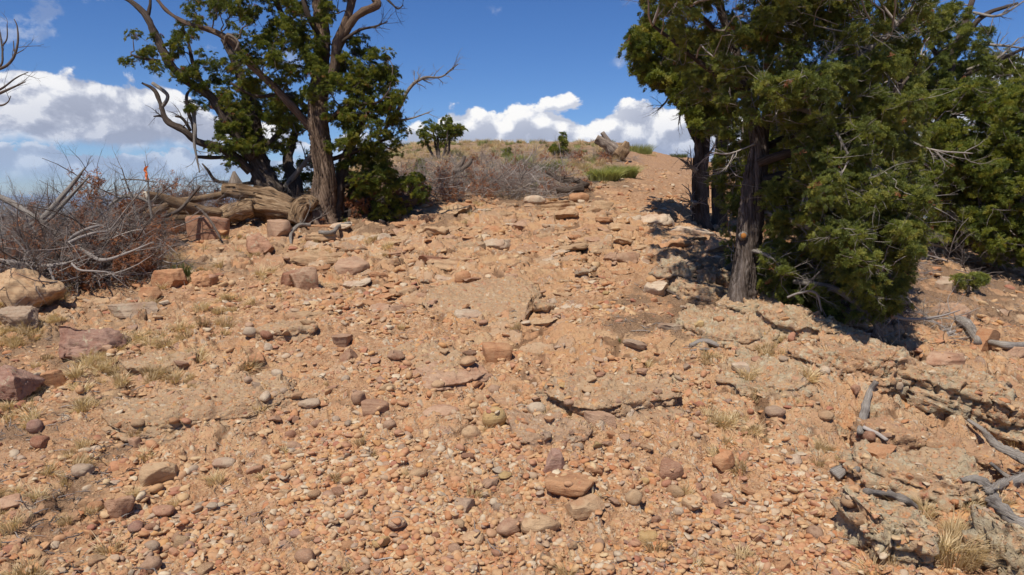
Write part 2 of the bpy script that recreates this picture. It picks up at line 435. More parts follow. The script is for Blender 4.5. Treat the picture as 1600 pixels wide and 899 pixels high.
def mk_pebble():
    m, T = material('mixed_gravel')
    oi = T.add('ShaderNodeObjectInfo'); tc = T.add('ShaderNodeTexCoord')
    P = T.add('ShaderNodeNewGeometry').outputs['Position']
    c = T.ramp(oi.outputs['Random'], STONE_RAMP)
    n = T.noise(P, 60, 5, .65)
    c = T.mix(T.maprange(n, .45, .7, 0, .5), c, T.mix(1.0, c, (.7, .58, .5), 'MULTIPLY'))
    c = T.mix(T.maprange(T.noise(P, 14, 4, .6), .48, .62, 0, .4), c, (.44, .25, .125))
    finish(T, c, 0.85, n, .006, .6, .25)
    return m

def mk_bark(name, dark, mid, light, relief=.035):
    m, T = material(name)
    a = T.add('ShaderNodeAttribute', attribute_name='bark').outputs['Vector']
    P = T.add('ShaderNodeNewGeometry').outputs['Position']
    n = T.noise(a, 9.0, 7, .70, .3); n2 = T.noise(P, 5.0, 5, .6); n3 = T.noise(a, 34.0, 5, .7)
    f = T.math('ADD', T.math('MULTIPLY', n, .65), T.math('MULTIPLY', n3, .35))
    c = T.ramp(f, [(0.34, dark), (0.48, mid), (0.60, light), (0.75, tuple(min(1, x*1.25) for x in light))])
    c = T.mix(T.maprange(n2, .45, .70, 0, .7), c, T.mix(1.0, c, (.62, .60, .60), 'MULTIPLY'))
    finish(T, c, .9, f, relief, 1.0, .12)
    return m

def mk_wood(name, c0, c1):
    m, T = material(name)
    a = T.add('ShaderNodeAttribute', attribute_name='bark').outputs['Vector']
    oi = T.add('ShaderNodeObjectInfo')
    f = T.noise(a, 9.0, 6, .6)
    c = T.ramp(f, [(0.35, c0), (0.62, c1)])
    c = T.mix(1.0, c, T.ramp(oi.outputs['Random'], [(0, (0.62, .60, .60)), (1, (1.12, 1.08, 1.05))]), 'MULTIPLY')
    finish(T, c, .85, f, .006, .8, .2)
    return m

def mk_leaf(name, stops, trans=(.12, .17, .03), tw=.42):
    m, T = material(name)
    oi = T.add('ShaderNodeObjectInfo')
    P = T.add('ShaderNodeNewGeometry').outputs['Position']
    f = T.math('ADD', T.math('MULTIPLY', oi.outputs['Random'], .55), T.math('MULTIPLY', T.noise(P, 2.2, 3, .5), .45))
    c = T.ramp(f, stops)
    b = T.add('ShaderNodeBsdfPrincipled', {'Base Color': c, 'Roughness': .5}); b.inputs['Specular IOR Level'].default_value = .4
    tr = T.add('ShaderNodeBsdfTranslucent', {'Color': T.mix(1.0, c, (1.6, 1.6, 1.0), 'MULTIPLY')})
    mx = T.add('ShaderNodeMixShader', {0: tw, 1: b.outputs[0], 2: tr.outputs[0]})
    o = T.add('ShaderNodeOutputMaterial'); T.l.new(mx.outputs[0], o.inputs[0])
    return m

def mk_plain(name, c, rough=.8):
    m, T = material(name)
    P = T.add('ShaderNodeNewGeometry').outputs['Position']
    n = T.noise(P, 40, 5, .6)
    finish(T, T.mix(T.maprange(n, .35, .7, 0, .6), c, tuple(x*.55 for x in c)), rough, n, .004, .6, .2)
    return m

mk_ground()
mk_rock('sandstone'); mk_rock('sandstone_lichen', 0.55); mk_rock('conglomerate', 0.78, True); mk_rock('conglomerate_bare', 0.12, True); mk_rock('conglomerate_light', 0.42, True); mk_rock('lichen_boulder', 0.95, True)
mk_pebble()
mk_bark('juniper_bark', (.045, .027, .018), (.17, .11, .072), (.33, .235, .165))
mk_bark('dark_bark', (.03, .022, .017), (.095, .068, .050), (.19, .15, .12))
mk_bark('dead_wood', (.06, .042, .03), (.25, .19, .145), (.45, .37, .29))
mk_bark('grey_wood', (.09, .07, .055), (.34, .29, .24), (.54, .48, .41))
mk_bark('driftwood', (.09, .07, .055), (.30, .255, .21), (.48, .425, .36), .012)
mk_bark('log_bark', (.05, .028, .013), (.25, .155, .085), (.46, .32, .19))
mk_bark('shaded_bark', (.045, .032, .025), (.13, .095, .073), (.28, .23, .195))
mk_wood('twig_grey', (.20, .16, .135), (.44, .38, .33))
mk_wood('twig_pale', (.30, .26, .22), (.55, .49, .43))
mk_wood('twig_dark', (.06, .046, .036), (.19, .15, .12))
mk_plain('cut_wood', (.50, .33, .17)); mk_plain('cut_wood_orange', (.42, .17, .04)); mk_plain('old_cut_wood', (.48, .42, .33))
mk_plain('orange_tape', (.85, .17, .015), .45)
mk_leaf('juniper_leaf', [(0.15, (.08, .105, .018)), (0.42, (.18, .215, .030)), (0.65, (.29, .30, .040)), (0.9, (.44, .37, .07))])
mk_leaf('juniper_leaf_blue', [(0.15, (.09, .11, .026)), (0.42, (.19, .22, .044)), (0.65, (.30, .315, .058)), (0.9, (.45, .40, .10))])
mk_leaf('dead_leaf', [(0.1, (.18, .065, .025)), (0.5, (.38, .145, .055)), (0.9, (.52, .26, .12))], tw=.2)
mk_leaf('dry_grass', [(0.1, (.36, .24, .12)), (0.5, (.56, .42, .23)), (0.9, (.70, .56, .34))], tw=.3)
mk_leaf('green_grass', [(0.1, (.08, .10, .025)), (0.5, (.15, .17, .045)), (0.9, (.30, .27, .10))], tw=.3)
mk_leaf('sage_leaf', [(0.1, (.22, .24, .07)), (0.5, (.36, .37, .13)), (0.9, (.48, .46, .22))], tw=.3)

# ---------------------------------------------------------------- object helpers
def tag(o, label=None, cat=None, group=None, kind=None):
    if label: o['label'] = label
    if cat: o['category'] = cat
    if group: o['group'] = group
    if kind: o['kind'] = kind
    return o

def mesh_from(name, V, F, attrs=None, smooth=True):
    me = bpy.data.meshes.new(name)
    V = np.asarray(V, np.float32).reshape(-1, 3)
    if isinstance(F, np.ndarray):
        k = F.shape[1]; n = len(F)
        me.vertices.add(len(V)); me.vertices.foreach_set('co', V.ravel())
        me.loops.add(n*k); me.loops.foreach_set('vertex_index', F.astype(np.int32).ravel())
        me.polygons.add(n); me.polygons.foreach_set('loop_start', np.arange(0, n*k, k, dtype=np.int32))
        me.polygons.foreach_set('loop_total', np.full(n, k, np.int32))
        me.update(calc_edges=True)
    else:
        me.from_pydata(V.tolist(), [], F)
    if smooth and len(me.polygons):
        me.polygons.foreach_set('use_smooth', np.ones(len(me.polygons), bool))
    for an, (typ, arr) in (attrs or {}).items():
        a = me.attributes.new(an, typ, 'POINT')
        a.data.foreach_set({'FLOAT': 'value', 'INT': 'value', 'FLOAT_VECTOR': 'vector'}[typ], np.ascontiguousarray(arr).ravel())
    return me

def link(name, me, mat=None, parent=None, loc=None):
    o = bpy.data.objects.new(name, me)
    if mat is not None and me is not None and not me.materials: me.materials.append(MAT[mat])
    COL.objects.link(o)
    if parent is not None: o.parent = parent
    if loc is not None: o.location = loc
    return o

def empty(name, loc):
    o = bpy.data.objects.new(name, None); COL.objects.link(o); o.location = loc
    o.empty_display_size = .2
    return o

# ---------------------------------------------------------------- ground sheet
def build_ground():
    th_f = np.arctan(np.linspace(-0.80, 0.80, 770))
    a0 = th_f[-1]
    th_c = np.linspace(a0, 2*math.pi-a0, 62)[1:-1]
    th = np.concatenate([th_f, th_c])
    r = np.concatenate([np.linspace(0.25, 2.5, 14)[:-1], 1/np.linspace(1/2.5, 1/44.0, 920), np.geomspace(44, 60000, 62)[1:]])
    nt, nr = len(th), len(r)
    TH, RR = np.meshgrid(th, r)
    x = (RR*np.sin(TH)).ravel(); y = (RR*np.cos(TH)).ravel()
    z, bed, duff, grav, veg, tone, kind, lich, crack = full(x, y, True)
    rr = RR.ravel()
    # far low hills on the valley rim
    z = z + sstep(rr, 9000, 26000)*(95+75*fbm(x/7000, y/7000, 0.0, 4, .5, 5))*(1-sstep(rr, 45000, 60000)) 
    V = np.stack([x, y, z], 1)
    V = np.vstack([V, [[0, 0, base(np.array([0.]), np.array([0.]))[0]]]])
    i = np.arange(nr-1)[:, None]; j = np.arange(nt)[None, :]; j2 = (j+1) % nt
    F = np.stack([i*nt+j, i*nt+j2, (i+1)*nt+j2, (i+1)*nt+j], 2).reshape(-1, 4)[:, ::-1]
    add = lambda a, v=0.: np.append(a, v)
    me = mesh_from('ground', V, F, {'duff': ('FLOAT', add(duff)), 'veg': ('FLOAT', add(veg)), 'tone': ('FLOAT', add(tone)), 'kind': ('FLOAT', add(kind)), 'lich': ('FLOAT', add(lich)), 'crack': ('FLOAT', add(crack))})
    tag(link('ground', me, 'rocky_soil'), kind='structure')
build_ground()

# ---------------------------------------------------------------- stones
_ico = {}
def ico(n):
    if n not in _ico:
        import bmesh
        bm = bmesh.new(); bmesh.ops.create_icosphere(bm, subdivisions=n, radius=1.0)
        V = np.array([v.co[:] for v in bm.verts]); F = np.array([[v.index for v in f.verts] for f in bm.faces]); bm.free()
        _ico[n] = (V, F)
    return _ico[n][0].copy(), _ico[n][1]

def stone_mesh(name, seed, style='round', sub=3, dims=(1, 1, .6)):
    """half sizes dims; base of the stone near z = -0.4*dz (sunk when placed)"""
    rng = np.random.default_rng(seed)
    V, F = ico(sub)
    sx, sy, sz = dims
    big = max(dims)
    if style == 'round':
        d = 1+0.14*fbm(V[:, 0]*1.1+seed, V[:, 1]*1.1, V[:, 2]*1.1, 3, .45, seed)
        V = V*d[:, None]
        for _ in range(2):
            n = rng.normal(size=3); n /= np.linalg.norm(n); k = rng.uniform(.72, .92)
            s = np.maximum(0, V@n-k); V = V-s[:, None]*n*.75
    elif style == 'panel':
        V = np.sign(V)*np.abs(V/np.abs(V).max(1)[:, None])**1.0
        V = V*(1-.10*np.abs(V[:, [1, 2, 0]]**3)-.06*np.abs(V[:, [2, 0, 1]]**3)); V[:, 0] *= 1+.14*V[:, 2]; V[:, 2] *= 1-.12*V[:, 0]
        V /= np.abs(V).max(0)
    else:
        cuts = {'block': 11, 'slab': 9, 'rough': 12, 'outcrop': 7}[style]
        for q in range(cuts):
            n = rng.normal(size=3)
            if style == 'slab': n[2] *= .35
            if style == 'outcrop': n[2] = abs(n[2])*.9
            n /= np.linalg.norm(n); k = rng.uniform(.42, .78) if style != 'outcrop' else rng.uniform(.62, .9)
            s = np.maximum(0, V@n-k); V = V-s[:, None]*n
        if style in ('block', 'slab', 'rough', 'outcrop'):
            k = {'block': .62, 'slab': .55, 'rough': .68, 'outcrop': .36}[style]
            t = np.array([rng.normal()*.12, rng.normal()*.12, 1.0]); t /= np.linalg.norm(t)
            s = np.maximum(0, V@t-k); V = V-s[:, None]*t
            V[:, 2] = np.maximum(V[:, 2], -.55)
        V /= np.abs(V).max(0)
    V = V*np.array(dims)
    nrm = V/np.array(dims)**2; nrm /= np.maximum(1e-6, np.linalg.norm(nrm, axis=1))[:, None]
    f = 1.0/big
    if style in ('block', 'slab', 'panel'):
        a = .030*fbm(V[:, 0]*3*f, V[:, 1]*3*f, V[:, 2]*3*f, 4, .55, seed+5)*big
        V = V+nrm*a[:, None]
        if style == 'slab':   # bedding steps along the rim
            lay = np.sin((V[:, 2]+.1*a)*26/max(.05, sz)*.35)
            V[:, :2] *= (1+.02*lay)[:, None]
    elif style == 'rough':
        a = (.06*fbm(V[:, 0]*2.6*f, V[:, 1]*2.6*f, V[:, 2]*2.6*f, 5, .6, seed+5)+.016*fbm(V[:, 0]*13*f, V[:, 1]*13*f, V[:, 2]*13*f, 3, .6, seed+6))*big
        w = worley2(V[:, 0]*2.3*f+V[:, 2]*f*1.5, V[:, 1]*2.9*f+V[:, 2]*f, seed % 71); a = a+((w[2]-.5)*.09-.07*(1-sstep(w[1]-w[0], 0, .08)))*big*.8
        V = V+nrm*a[:, None]
    elif style == 'outcrop':
        P = V.copy()
        a = .10*fbm(P[:, 0]*2.2*f, P[:, 1]*2.2*f, P[:, 2]*2.2*f, 6, .6, seed+5)*min(sz*1.5, big)
        wq = .25*fbm(P[:, 0]*4*f, P[:, 1]*4*f, 0., 4, .55, seed)
        w = worley2(P[:, 0]*2.6*f+wq, P[:, 1]*3.4*f+wq, seed % 89)
        a = a+((w[2]-.5)*.22+(P[:, 1]*f)*(w[2]-.5)*.5-.22*(1-sstep(w[1]-w[0], 0, .07)))*min(sz, big)
        # beds of rock: each layer juts or shrinks back with a crisp edge
        hgt = P[:, 2]/.06+.5*fbm(P[:, 0]*1.5*f, P[:, 1]*1.5*f, 0., 4, .5, seed+8)
        k = np.floor(hgt); fr = hgt-k
        jut = _hash(k, k*0, k*0, seed)*.09-.045-.035*(1-sstep(np.minimum(fr, 1-fr), 0, .16))
        side = 1-sstep(np.abs(nrm[:, 2]), .75, .97)
        hor = nrm.copy(); hor[:, 2] = 0
        V = V+nrm*a[:, None]+hor*(jut*side*min(1, big*2.2))[:, None]
        t = V[:, 2] > 0
        V[t, 2] = np.where(P[t, 2] > 0, V[t, 2]*.85, V[t, 2])
        # pebble lumps
        for sc, am in ((13., .018), (27., .012)):
            w = worley2(P[:, 0]*sc+P[:, 2]*sc*.7, P[:, 1]*sc+P[:, 2]*sc*.6, seed % 97+3)
            dm = np.sqrt(np.maximum(0, 1-(w[0]/(.25+.25*w[2]))**2))*(((w[2]*5.1) % 1) < .6)
            V = V+nrm*(dm*am*.8)[:, None]
        g = .012*fbm(P[:, 0]*24, P[:, 1]*24, P[:, 2]*24, 3, .6, seed+15)
        V = V+nrm*g[:, None]
    smooth = style == 'round'
    return mesh_from(name, V, F, smooth=smooth)

def dusty(c, k=.34):
    return tuple(a*(1-k)+b*k for a, b in zip(c, (.44, .275, .155)))
COLOURS = {'orange': (.50, .25, .115), 'tan': (.50, .34, .19), 'pink': (.44, .28, .185), 'red': (.34, .165, .105), 'cream': (.62, .52, .38),
           'grey': (.40, .32, .235), 'purple': (.31, .18, .15), 'yellow': (.56, .40, .16), 'brown': (.34, .19, .12)}

COLOURS = {k: dusty(v) for k, v in COLOURS.items()}
LAND = []       # landmarks for the labels of the loose stones

# u, v of the foot, width px, height/width, depth/width, turn, style, colour, material, landmark phrase or None, label
ROCKS = [
 (777, 556, 44, .62, .8, 10, 'panel', 'orange', 'sandstone', 'squared orange block', 'squared orange sandstone block alone on the pale slab in mid track'),
 (890, 790, 70, .24, .85, -20, 'panel', 'orange', 'sandstone', 'flat rust red slab', 'large flat rust red slab leaning against the purplish wedge rock'),
 (868, 752, 46, .62, .7, 25, 'block', 'purple', 'sandstone', None, 'purplish wedge of rock wedged behind the flat rust red slab'),
 (925, 752, 40, .5, .8, 50, 'block', 'orange', 'sandstone', None, 'orange stone lying half under the rust red slab and purplish wedge'),
 (912, 826, 64, .40, .7, 8, 'block', 'tan', 'sandstone', None, 'long tan and orange stone just below the rust red slab'),
 (1046, 748, 42, .62, .8, 15, 'block', 'red', 'sandstone', 'dark red stone', 'dark red angular stone on the sandy right side of the track'),
 (1131, 736, 36, .75, .8, 0, 'block', 'orange', 'sandstone', 'upright rust stone', 'upright rust coloured stone with a flat pale top in dry grass'),
 (1128, 782, 34, .35, .8, 40, 'slab', 'pink', 'sandstone', None, 'flat pink chip of stone just below the upright rust stone'),
 (1180, 840, 32, .5, .8, 20, 'block', 'red', 'sandstone', None, 'small dark pink stone alone on soil below the pale round cobble'),
 (1220, 886, 34, .7, .8, 20, 'rough', 'orange', 'sandstone', 'rough orange lump', 'rough orange lump of rock at the very foot of the view'),
 (1240, 724, 24, .7, .9, 20, 'round', 'cream', 'sandstone', None, 'pale round cobble resting on the crumbly conglomerate slope'),
 (938, 676, 54, .42, .7, -15, 'slab', 'pink', 'sandstone', 'pink two tone slab', 'pink and tan two tone slab beside the low pebbly outcrop'),
 (688, 658, 56, .34, .6, 0, 'round', 'pink', 'sandstone', 'long pinkish cobble', 'long pinkish flat cobble amid the gravel in mid track'),
 (737, 694, 28, .75, .8, 0, 'round', 'tan', 'sandstone', None, 'round tan cobble directly below the long pinkish cobble'),
 (774, 674, 40, .7, .7, 30, 'round', 'yellow', 'sandstone', 'olive yellow cobble', 'olive yellow cobble standing on edge in the gravel'),
 (584, 655, 46, .55, .9, 30, 'block', 'brown', 'sandstone', 'tilted brown block', 'tilted brown orange block with a dark shaded right face'),
 (545, 572, 34, .7, .9, 0, 'block', 'brown', 'sandstone', 'small brown block', 'small brown block on the reddish chips upslope of mid track'),
 (533, 545, 42, .4, .9, 30, 'slab', 'pink', 'sandstone', None, 'low pink slab just above the small brown block'),
 (187, 795, 48, .72, .7, -10, 'rough', 'brown', 'sandstone', 'pitted rust chunk', 'pitted rust brown chunk of rock with a shaded hollow side'),
 (256, 740, 68, .42, .6, 20, 'block', 'tan', 'sandstone', 'pale tan wedge', 'pale tan wedge shaped rock with a dark shadow at its right end'),
 (255, 790, 34, .38, .7, 0, 'round', 'red', 'sandstone', None, 'smooth red oval cobble beside the pitted rust chunk'),
 (128, 742, 34, .5, .8, 0, 'round', 'grey', 'sandstone', None, 'smooth grey oval cobble left of the pale tan wedge'),
 (55, 674, 24, .8, .8, 0, 'round', 'purple', 'sandstone', None, 'round purple cobble in dark litter below the maroon boulder'),
 (66, 700, 30, .6, .8, 40, 'block', 'red', 'sandstone', None, 'dark red stone just below the round purple cobble'),
 (14, 795, 46, .4, .8, 0, 'slab', 'pink', 'sandstone', None, 'broad flat pink stone cut by the left edge of the view'),
 (20, 632, 72, .55, .9, 0, 'rough', 'purple', 'sandstone_lichen', 'maroon boulder', 'maroon brown boulder with grey lichen and a shaded base'),
 (130, 560, 130, .34, .55, 12, 'rough', 'purple', 'sandstone_lichen', 'flat lichened boulder', 'broad flat purple grey boulder patched with lichen in dry grass'),
 (82, 605, 40, .75, .6, 30, 'block', 'orange', 'sandstone', None, 'orange wedge standing in dry grass above the maroon boulder'),
 (40, 490, 110, .55, .8, 0, 'rough', 'tan', 'sandstone', 'big orange boulder', 'big pale orange boulder below the brush heap at the left'),
 (32, 522, 60, .6, .6, 0, 'rough', 'grey', 'sandstone_lichen', None, 'dark grey lichened rock in the shade under the big orange boulder'),
 (150, 478, 60, .35, .8, 10, 'rough', 'tan', 'sandstone', None, 'low tan rock at the foot of the brush heap'),
 (205, 490, 78, .26, .5, 5, 'slab', 'grey', 'sandstone_lichen', None, 'thin grey slab with white patches in front of the brush heap'),
 (238, 472, 40, .55, .8, 15, 'block', 'orange', 'sandstone', None, 'smooth orange block at the right end of the brush heap'),
 (272, 452, 60, .5, .7, 30, 'block', 'orange', 'sandstone', 'twin orange wedge', 'orange wedge rock beside the green grass tuft'),
 (322, 448, 56, .45, .7, 70, 'rough', 'orange', 'sandstone', None, 'rusty orange overhanging rock just right of the grass tuft'),
 (326, 374, 62, .62, .35, 4, 'panel', 'red', 'sandstone', 'standing red slab', 'upright squarish red brown slab leaning under the log pile'),
 (408, 396, 62, .55, .6, -25, 'rough', 'red', 'sandstone_lichen', 'coarse red rock', 'coarse red brown rock slanting down from the log'),
 (432, 376, 50, .55, .6, -20, 'block', 'pink', 'sandstone', None, 'pink topped banded rock behind the coarse red rock'),
 (385, 385, 60, .22, .5, 0, 'slab', 'tan', 'sandstone', None, 'thin tan ledge stone between the red slab and coarse rock'),
 (475, 450, 66, .62, .6, -30, 'block', 'pink', 'sandstone_lichen', 'grey faced wedge', 'steep pink wedge rock with a pale grey face'),
 (452, 440, 40, .6, .6, 30, 'rough', 'red', 'sandstone', None, 'rough red stone tucked at the side of the grey faced wedge'),
 (500, 412, 110, .20, .5, -8, 'rough', 'tan', 'sandstone', 'long tan slab', 'long tan slab with a shaded under edge below the big tree'),
 (548, 428, 64, .36, .7, -35, 'block', 'pink', 'sandstone', None, 'pink slanting slab at the downhill end of the long tan slab'),
 (490, 352, 40, .5, .6, 0, 'rough', 'orange', 'sandstone', None, 'orange lump at the very foot of the big juniper trunk'),
 (720, 418, 100, .17, .5, 0, 'slab', 'tan', 'sandstone', 'oval tan slab', 'oval tan slab with a scalloped shaded front edge'),
 (682, 412, 56, .22, .6, 5, 'slab', 'red', 'sandstone', None, 'reddish slab with a dark end behind the oval tan slab'),
 (845, 488, 46, .45, .7, 0, 'rough', 'tan', 'conglomerate_bare', None, 'knobbly overhanging end of the pale mid track ledge'),
 (935, 342, 44, .5, .8, 0, 'rough', 'tan', 'sandstone', 'tan hump', 'rounded tan hump of rock where the gravel slope begins'),
 (875, 330, 60, .22, .6, 0, 'slab', 'tan', 'sandstone', None, 'flat tan rock below the far brush pile'),
 (835, 322, 34, .35, .6, 0, 'round', 'cream', 'sandstone', None, 'small pale rock touching the far brush pile'),
 (905, 318, 34, .4, .6, 0, 'round', 'orange', 'sandstone', None, 'small orange rock between the tan hump and brush pile'),
 (1028, 462, 44, .5, .7, 20, 'rough', 'cream', 'sandstone_lichen', 'pale lichened lump', 'pale lichened lump at the edge of the juniper shade'),
 (1048, 528, 38, .3, .9, 10, 'slab', 'grey', 'sandstone_lichen', None, 'flat grey green and orange slab in brown litter'),
 (1085, 532, 30, .35, .9, 10, 'slab', 'pink', 'sandstone', None, 'small flat pink slab beside the grey green one in litter'),
 (1092, 512, 14, .8, .9, 10, 'block', 'yellow', 'sandstone', None, 'tiny yellow cube of rock with a black shadow on the litter'),
 (1116, 398, 34, .55, .8, 0, 'rough', 'pink', 'sandstone', None, 'pink rock half shaded just uphill of the near juniper'),
 (1495, 508, 76, .42, .7, 10, 'rough', 'pink', 'sandstone', 'smooth pink boulder', 'smooth pinkish boulder under the hanging juniper boughs'),
 (1398, 478, 40, .5, .7, 10, 'rough', 'tan', 'sandstone', None, 'tan rock beneath the lowest juniper bough'),
 (1535, 550, 62, .45, .6, 20, 'block', 'orange', 'sandstone', 'bright orange block', 'bright orange block with a shaded hollow below its right end'),
 (1580, 565, 50, .5, .7, 0, 'rough', 'pink', 'sandstone', None, 'rounded pink boulder cut by the right edge of the view'),
 (1470, 570, 60, .3, .7, 0, 'slab', 'pink', 'sandstone', None, 'low pink slab between the orange block and the lichened ledge'),
 (1480, 448, 46, .4, .7, 0, 'rough', 'grey', 'sandstone_lichen', None, 'grey green rock behind the lone low juniper sprig'),
 (1372, 712, 60, .22, .7, 10, 'slab', 'orange', 'sandstone', None, 'smooth orange slab below the forked grey stick'),
 (1290, 660, 22, .6, .8, 0, 'round', 'tan', 'sandstone', None, 'tan cobble at the mouth of the dark hollow in the ledge'),
 (1210, 660, 30, .5, .8, 0, 'round', 'grey', 'sandstone', None, 'smooth grey cobble bedded in the conglomerate slope'),
 (1575, 490, 40, .4, .7, 0, 'rough', 'grey', 'sandstone_lichen', None, 'grey rock in the juniper shade at the right edge'),
 (620, 840, 30, .45, .9, 20, 'round', 'grey', 'sandstone', None, 'dull olive cobble below the sandy patch'),
 (797, 852, 44, .5, .6, 30, 'round', 'pink', 'sandstone', 'rosy oval cobble', 'rosy oval cobble lying aslant in the lower gravel'),
 (840, 858, 58, .45, .6, 10, 'round', 'tan', 'sandstone', None, 'large olive tan cobble beside the rosy oval cobble'),
 (740, 868, 36, .55, .8, 0, 'round', 'tan', 'sandstone', None, 'plump tan cobble with a shaded right side'),
 (595, 862, 28, .65, .8, 0, 'block', 'yellow', 'sandstone', 'ochre cube', 'small ochre cube of stone in the lower gravel'),
 (1012, 858, 34, .6, .8, 0, 'round', 'yellow', 'sandstone', None, 'yellowish round cobble in the lower gravel by dry grass'),
 (727, 812, 34, .55, .8, 0, 'block', 'grey', 'sandstone', 'pale grey stone', 'pale grey angular stone in the lower gravel'),
 (418, 545, 16, .7, .8, 0, 'block', 'cream', 'sandstone', 'white chip', 'bright white chip of stone on the tan gravel'),
 (1080, 795, 30, .6, .8, 0, 'round', 'tan', 'sandstone', None, 'olive brown oval cobble beside the flat pink chip'),
 (350, 722, 38, .35, .6, 0, 'round', 'grey', 'sandstone', None, 'dark grey flat cobble beyond the pale tan wedge'),
 (485, 636, 34, .35, .7, 0, 'round', 'grey', 'sandstone', 'grey flat cobble', 'grey flat cobble amid cream pebbles'),
]

# u, v foot, width px, height m, depth/width, turn, colour, material, sink, label
OUTCROPS = [
 (955, 662, 205, .16, .75, -8, 'tan', 'conglomerate_bare', .2, 'low pebbly conglomerate outcrop with a crumbling shaded front edge', 'low pebbly outcrop'),
 (852, 716, 140, .10, .85, 15, 'pink', 'conglomerate_bare', .2, 'low smooth pinkish rock hump in the gravel above the rust slab', 'pinkish rock hump'),
 (770, 500, 210, .10, .9, 0, 'tan', 'conglomerate_light', .3, 'broad pale lichen speckled ledge across the middle of the track', 'pale mid track ledge'),
 (655, 585, 165, .07, .55, -14, 'tan', 'conglomerate_light', .25, 'thin pale slab with one straight shadowed edge', 'thin straight edged slab'),
 (700, 605, 120, .05, .6, 20, 'pink', 'sandstone', .3, 'flush pinkish slab below the thin straight edged one', None),
 (300, 675, 240, .10, .60, 8, 'tan', 'conglomerate_light', .3, 'broad cracked tan bedrock patch above the pale tan wedge', 'cracked tan bedrock'),
 (395, 640, 150, .09, .6, -12, 'tan', 'conglomerate_light', .3, 'tan ridge of bedrock running up into the gravel', None),
 (440, 532, 110, .10, .5, 5, 'tan', 'conglomerate_bare', .3, 'low tan ledge with a dark shadow line left of the track', 'low tan ledge'),
 (245, 590, 120, .10, .6, 12, 'tan', 'conglomerate_light', .3, 'lichened tan bedrock ledge edged by dark litter', None),
 (1135, 545, 160, .20, .8, -25, 'tan', 'conglomerate', .35, 'lichened conglomerate dome left of the black cleft', 'lichened dome'),
 (1262, 540, 165, .24, .6, -12, 'tan', 'conglomerate', .28, 'lichened rock shelf right of the black cleft below the near juniper', 'shelf by the cleft'),
 (1190, 620, 150, .14, .8, -10, 'tan', 'conglomerate', .3, 'pale pebbly outcrop shoulder below the lichened dome', 'pebbly shoulder'),
 (1335, 612, 190, .27, .62, -10, 'orange', 'conglomerate', .12, 'undercut conglomerate ledge roofing a dark hollow', 'undercut ledge'),
 (1450, 640, 235, .30, .55, -22, 'tan', 'conglomerate', .12, 'large grey lichened ledge above the crumbling orange bank', 'grey lichened ledge'),
 (1560, 680, 150, .22, .6, -30, 'tan', 'conglomerate', .12, 'ledge corner overhanging the second hollow by the twisted root', None),
 (1400, 700, 120, .12, .5, -20, 'orange', 'conglomerate_bare', .35, 'crumbling orange pebble bank beneath the grey lichened ledge', None),
 (1500, 725, 110, .12, .5, -20, 'orange', 'conglomerate_bare', .35, 'loose orange rubble bank under the second hollow', None),
 (1440, 785, 220, .16, .55, -22, 'tan', 'conglomerate', .25, 'long lichened outcrop with yellow spots above the short grey stick', 'yellow spotted outcrop'),
 (1392, 882, 160, .20, .75, -30, 'tan', 'lichen_boulder', .2, 'boulder crusted with pale green lichen and dark mushroom like caps', 'green crusted boulder'),
 (1580, 905, 120, .22, .8, -20, 'tan', 'lichen_boulder', .2, 'green speckled boulder under the gnarled root at the corner', 'speckled corner boulder'),
 (1092, 470, 120, .18, .6, -20, 'tan', 'conglomerate', .3, 'lichened outcrop spur running to the foot of the near juniper', None),
 (1175, 492, 110, .16, .6, -10, 'tan', 'conglomerate', .3, 'lichened rock apron right under the near juniper trunk', None),
 (1062, 436, 80, .20, .6, -10, 'grey', 'conglomerate', .3, 'dark rock lump lying in the juniper shade beside the track', 'shaded rock lump'),
 (1120, 448, 60, .22, .6, 20, 'brown', 'conglomerate', .3, 'orange lichened knob between shaded lump and near juniper', None),
 (1330, 520, 60, .16, .6, 20, 'grey', 'sandstone_lichen', .2, 'dark rock in shadow beneath the bare silver boughs', None),
]

SURF = []
def register(objs):
    from mathutils.bvhtree import BVHTree
    for o in objs:
        me = o.data; V = np.empty(len(me.vertices)*3); me.vertices.foreach_get('co', V); V = V.reshape(-1, 3)
        F = np.empty(len(me.loops), int); me.loops.foreach_get('vertex_index', F)
        Mn = np.array(o.matrix_basis); W = V@Mn[:3, :3].T+Mn[:3, 3]
        SURF.append((W.min(0), W.max(0), BVHTree.FromPolygons(W.tolist(), F.reshape(-1, 3).tolist())))

def at_top(u, v):
    """like at(), but the sight line also stops on the rocks already standing there"""
    p, dep = at(u, v); d = ray(u, v); o = Vector((0, 0, CZ)); L = d.length
    for lo, hi, t in SURF:
        h = t.ray_cast(o, d/L)
        if h[0] is not None and h[3]/L < dep: p, dep = h[0], h[3]/L
    return p, dep

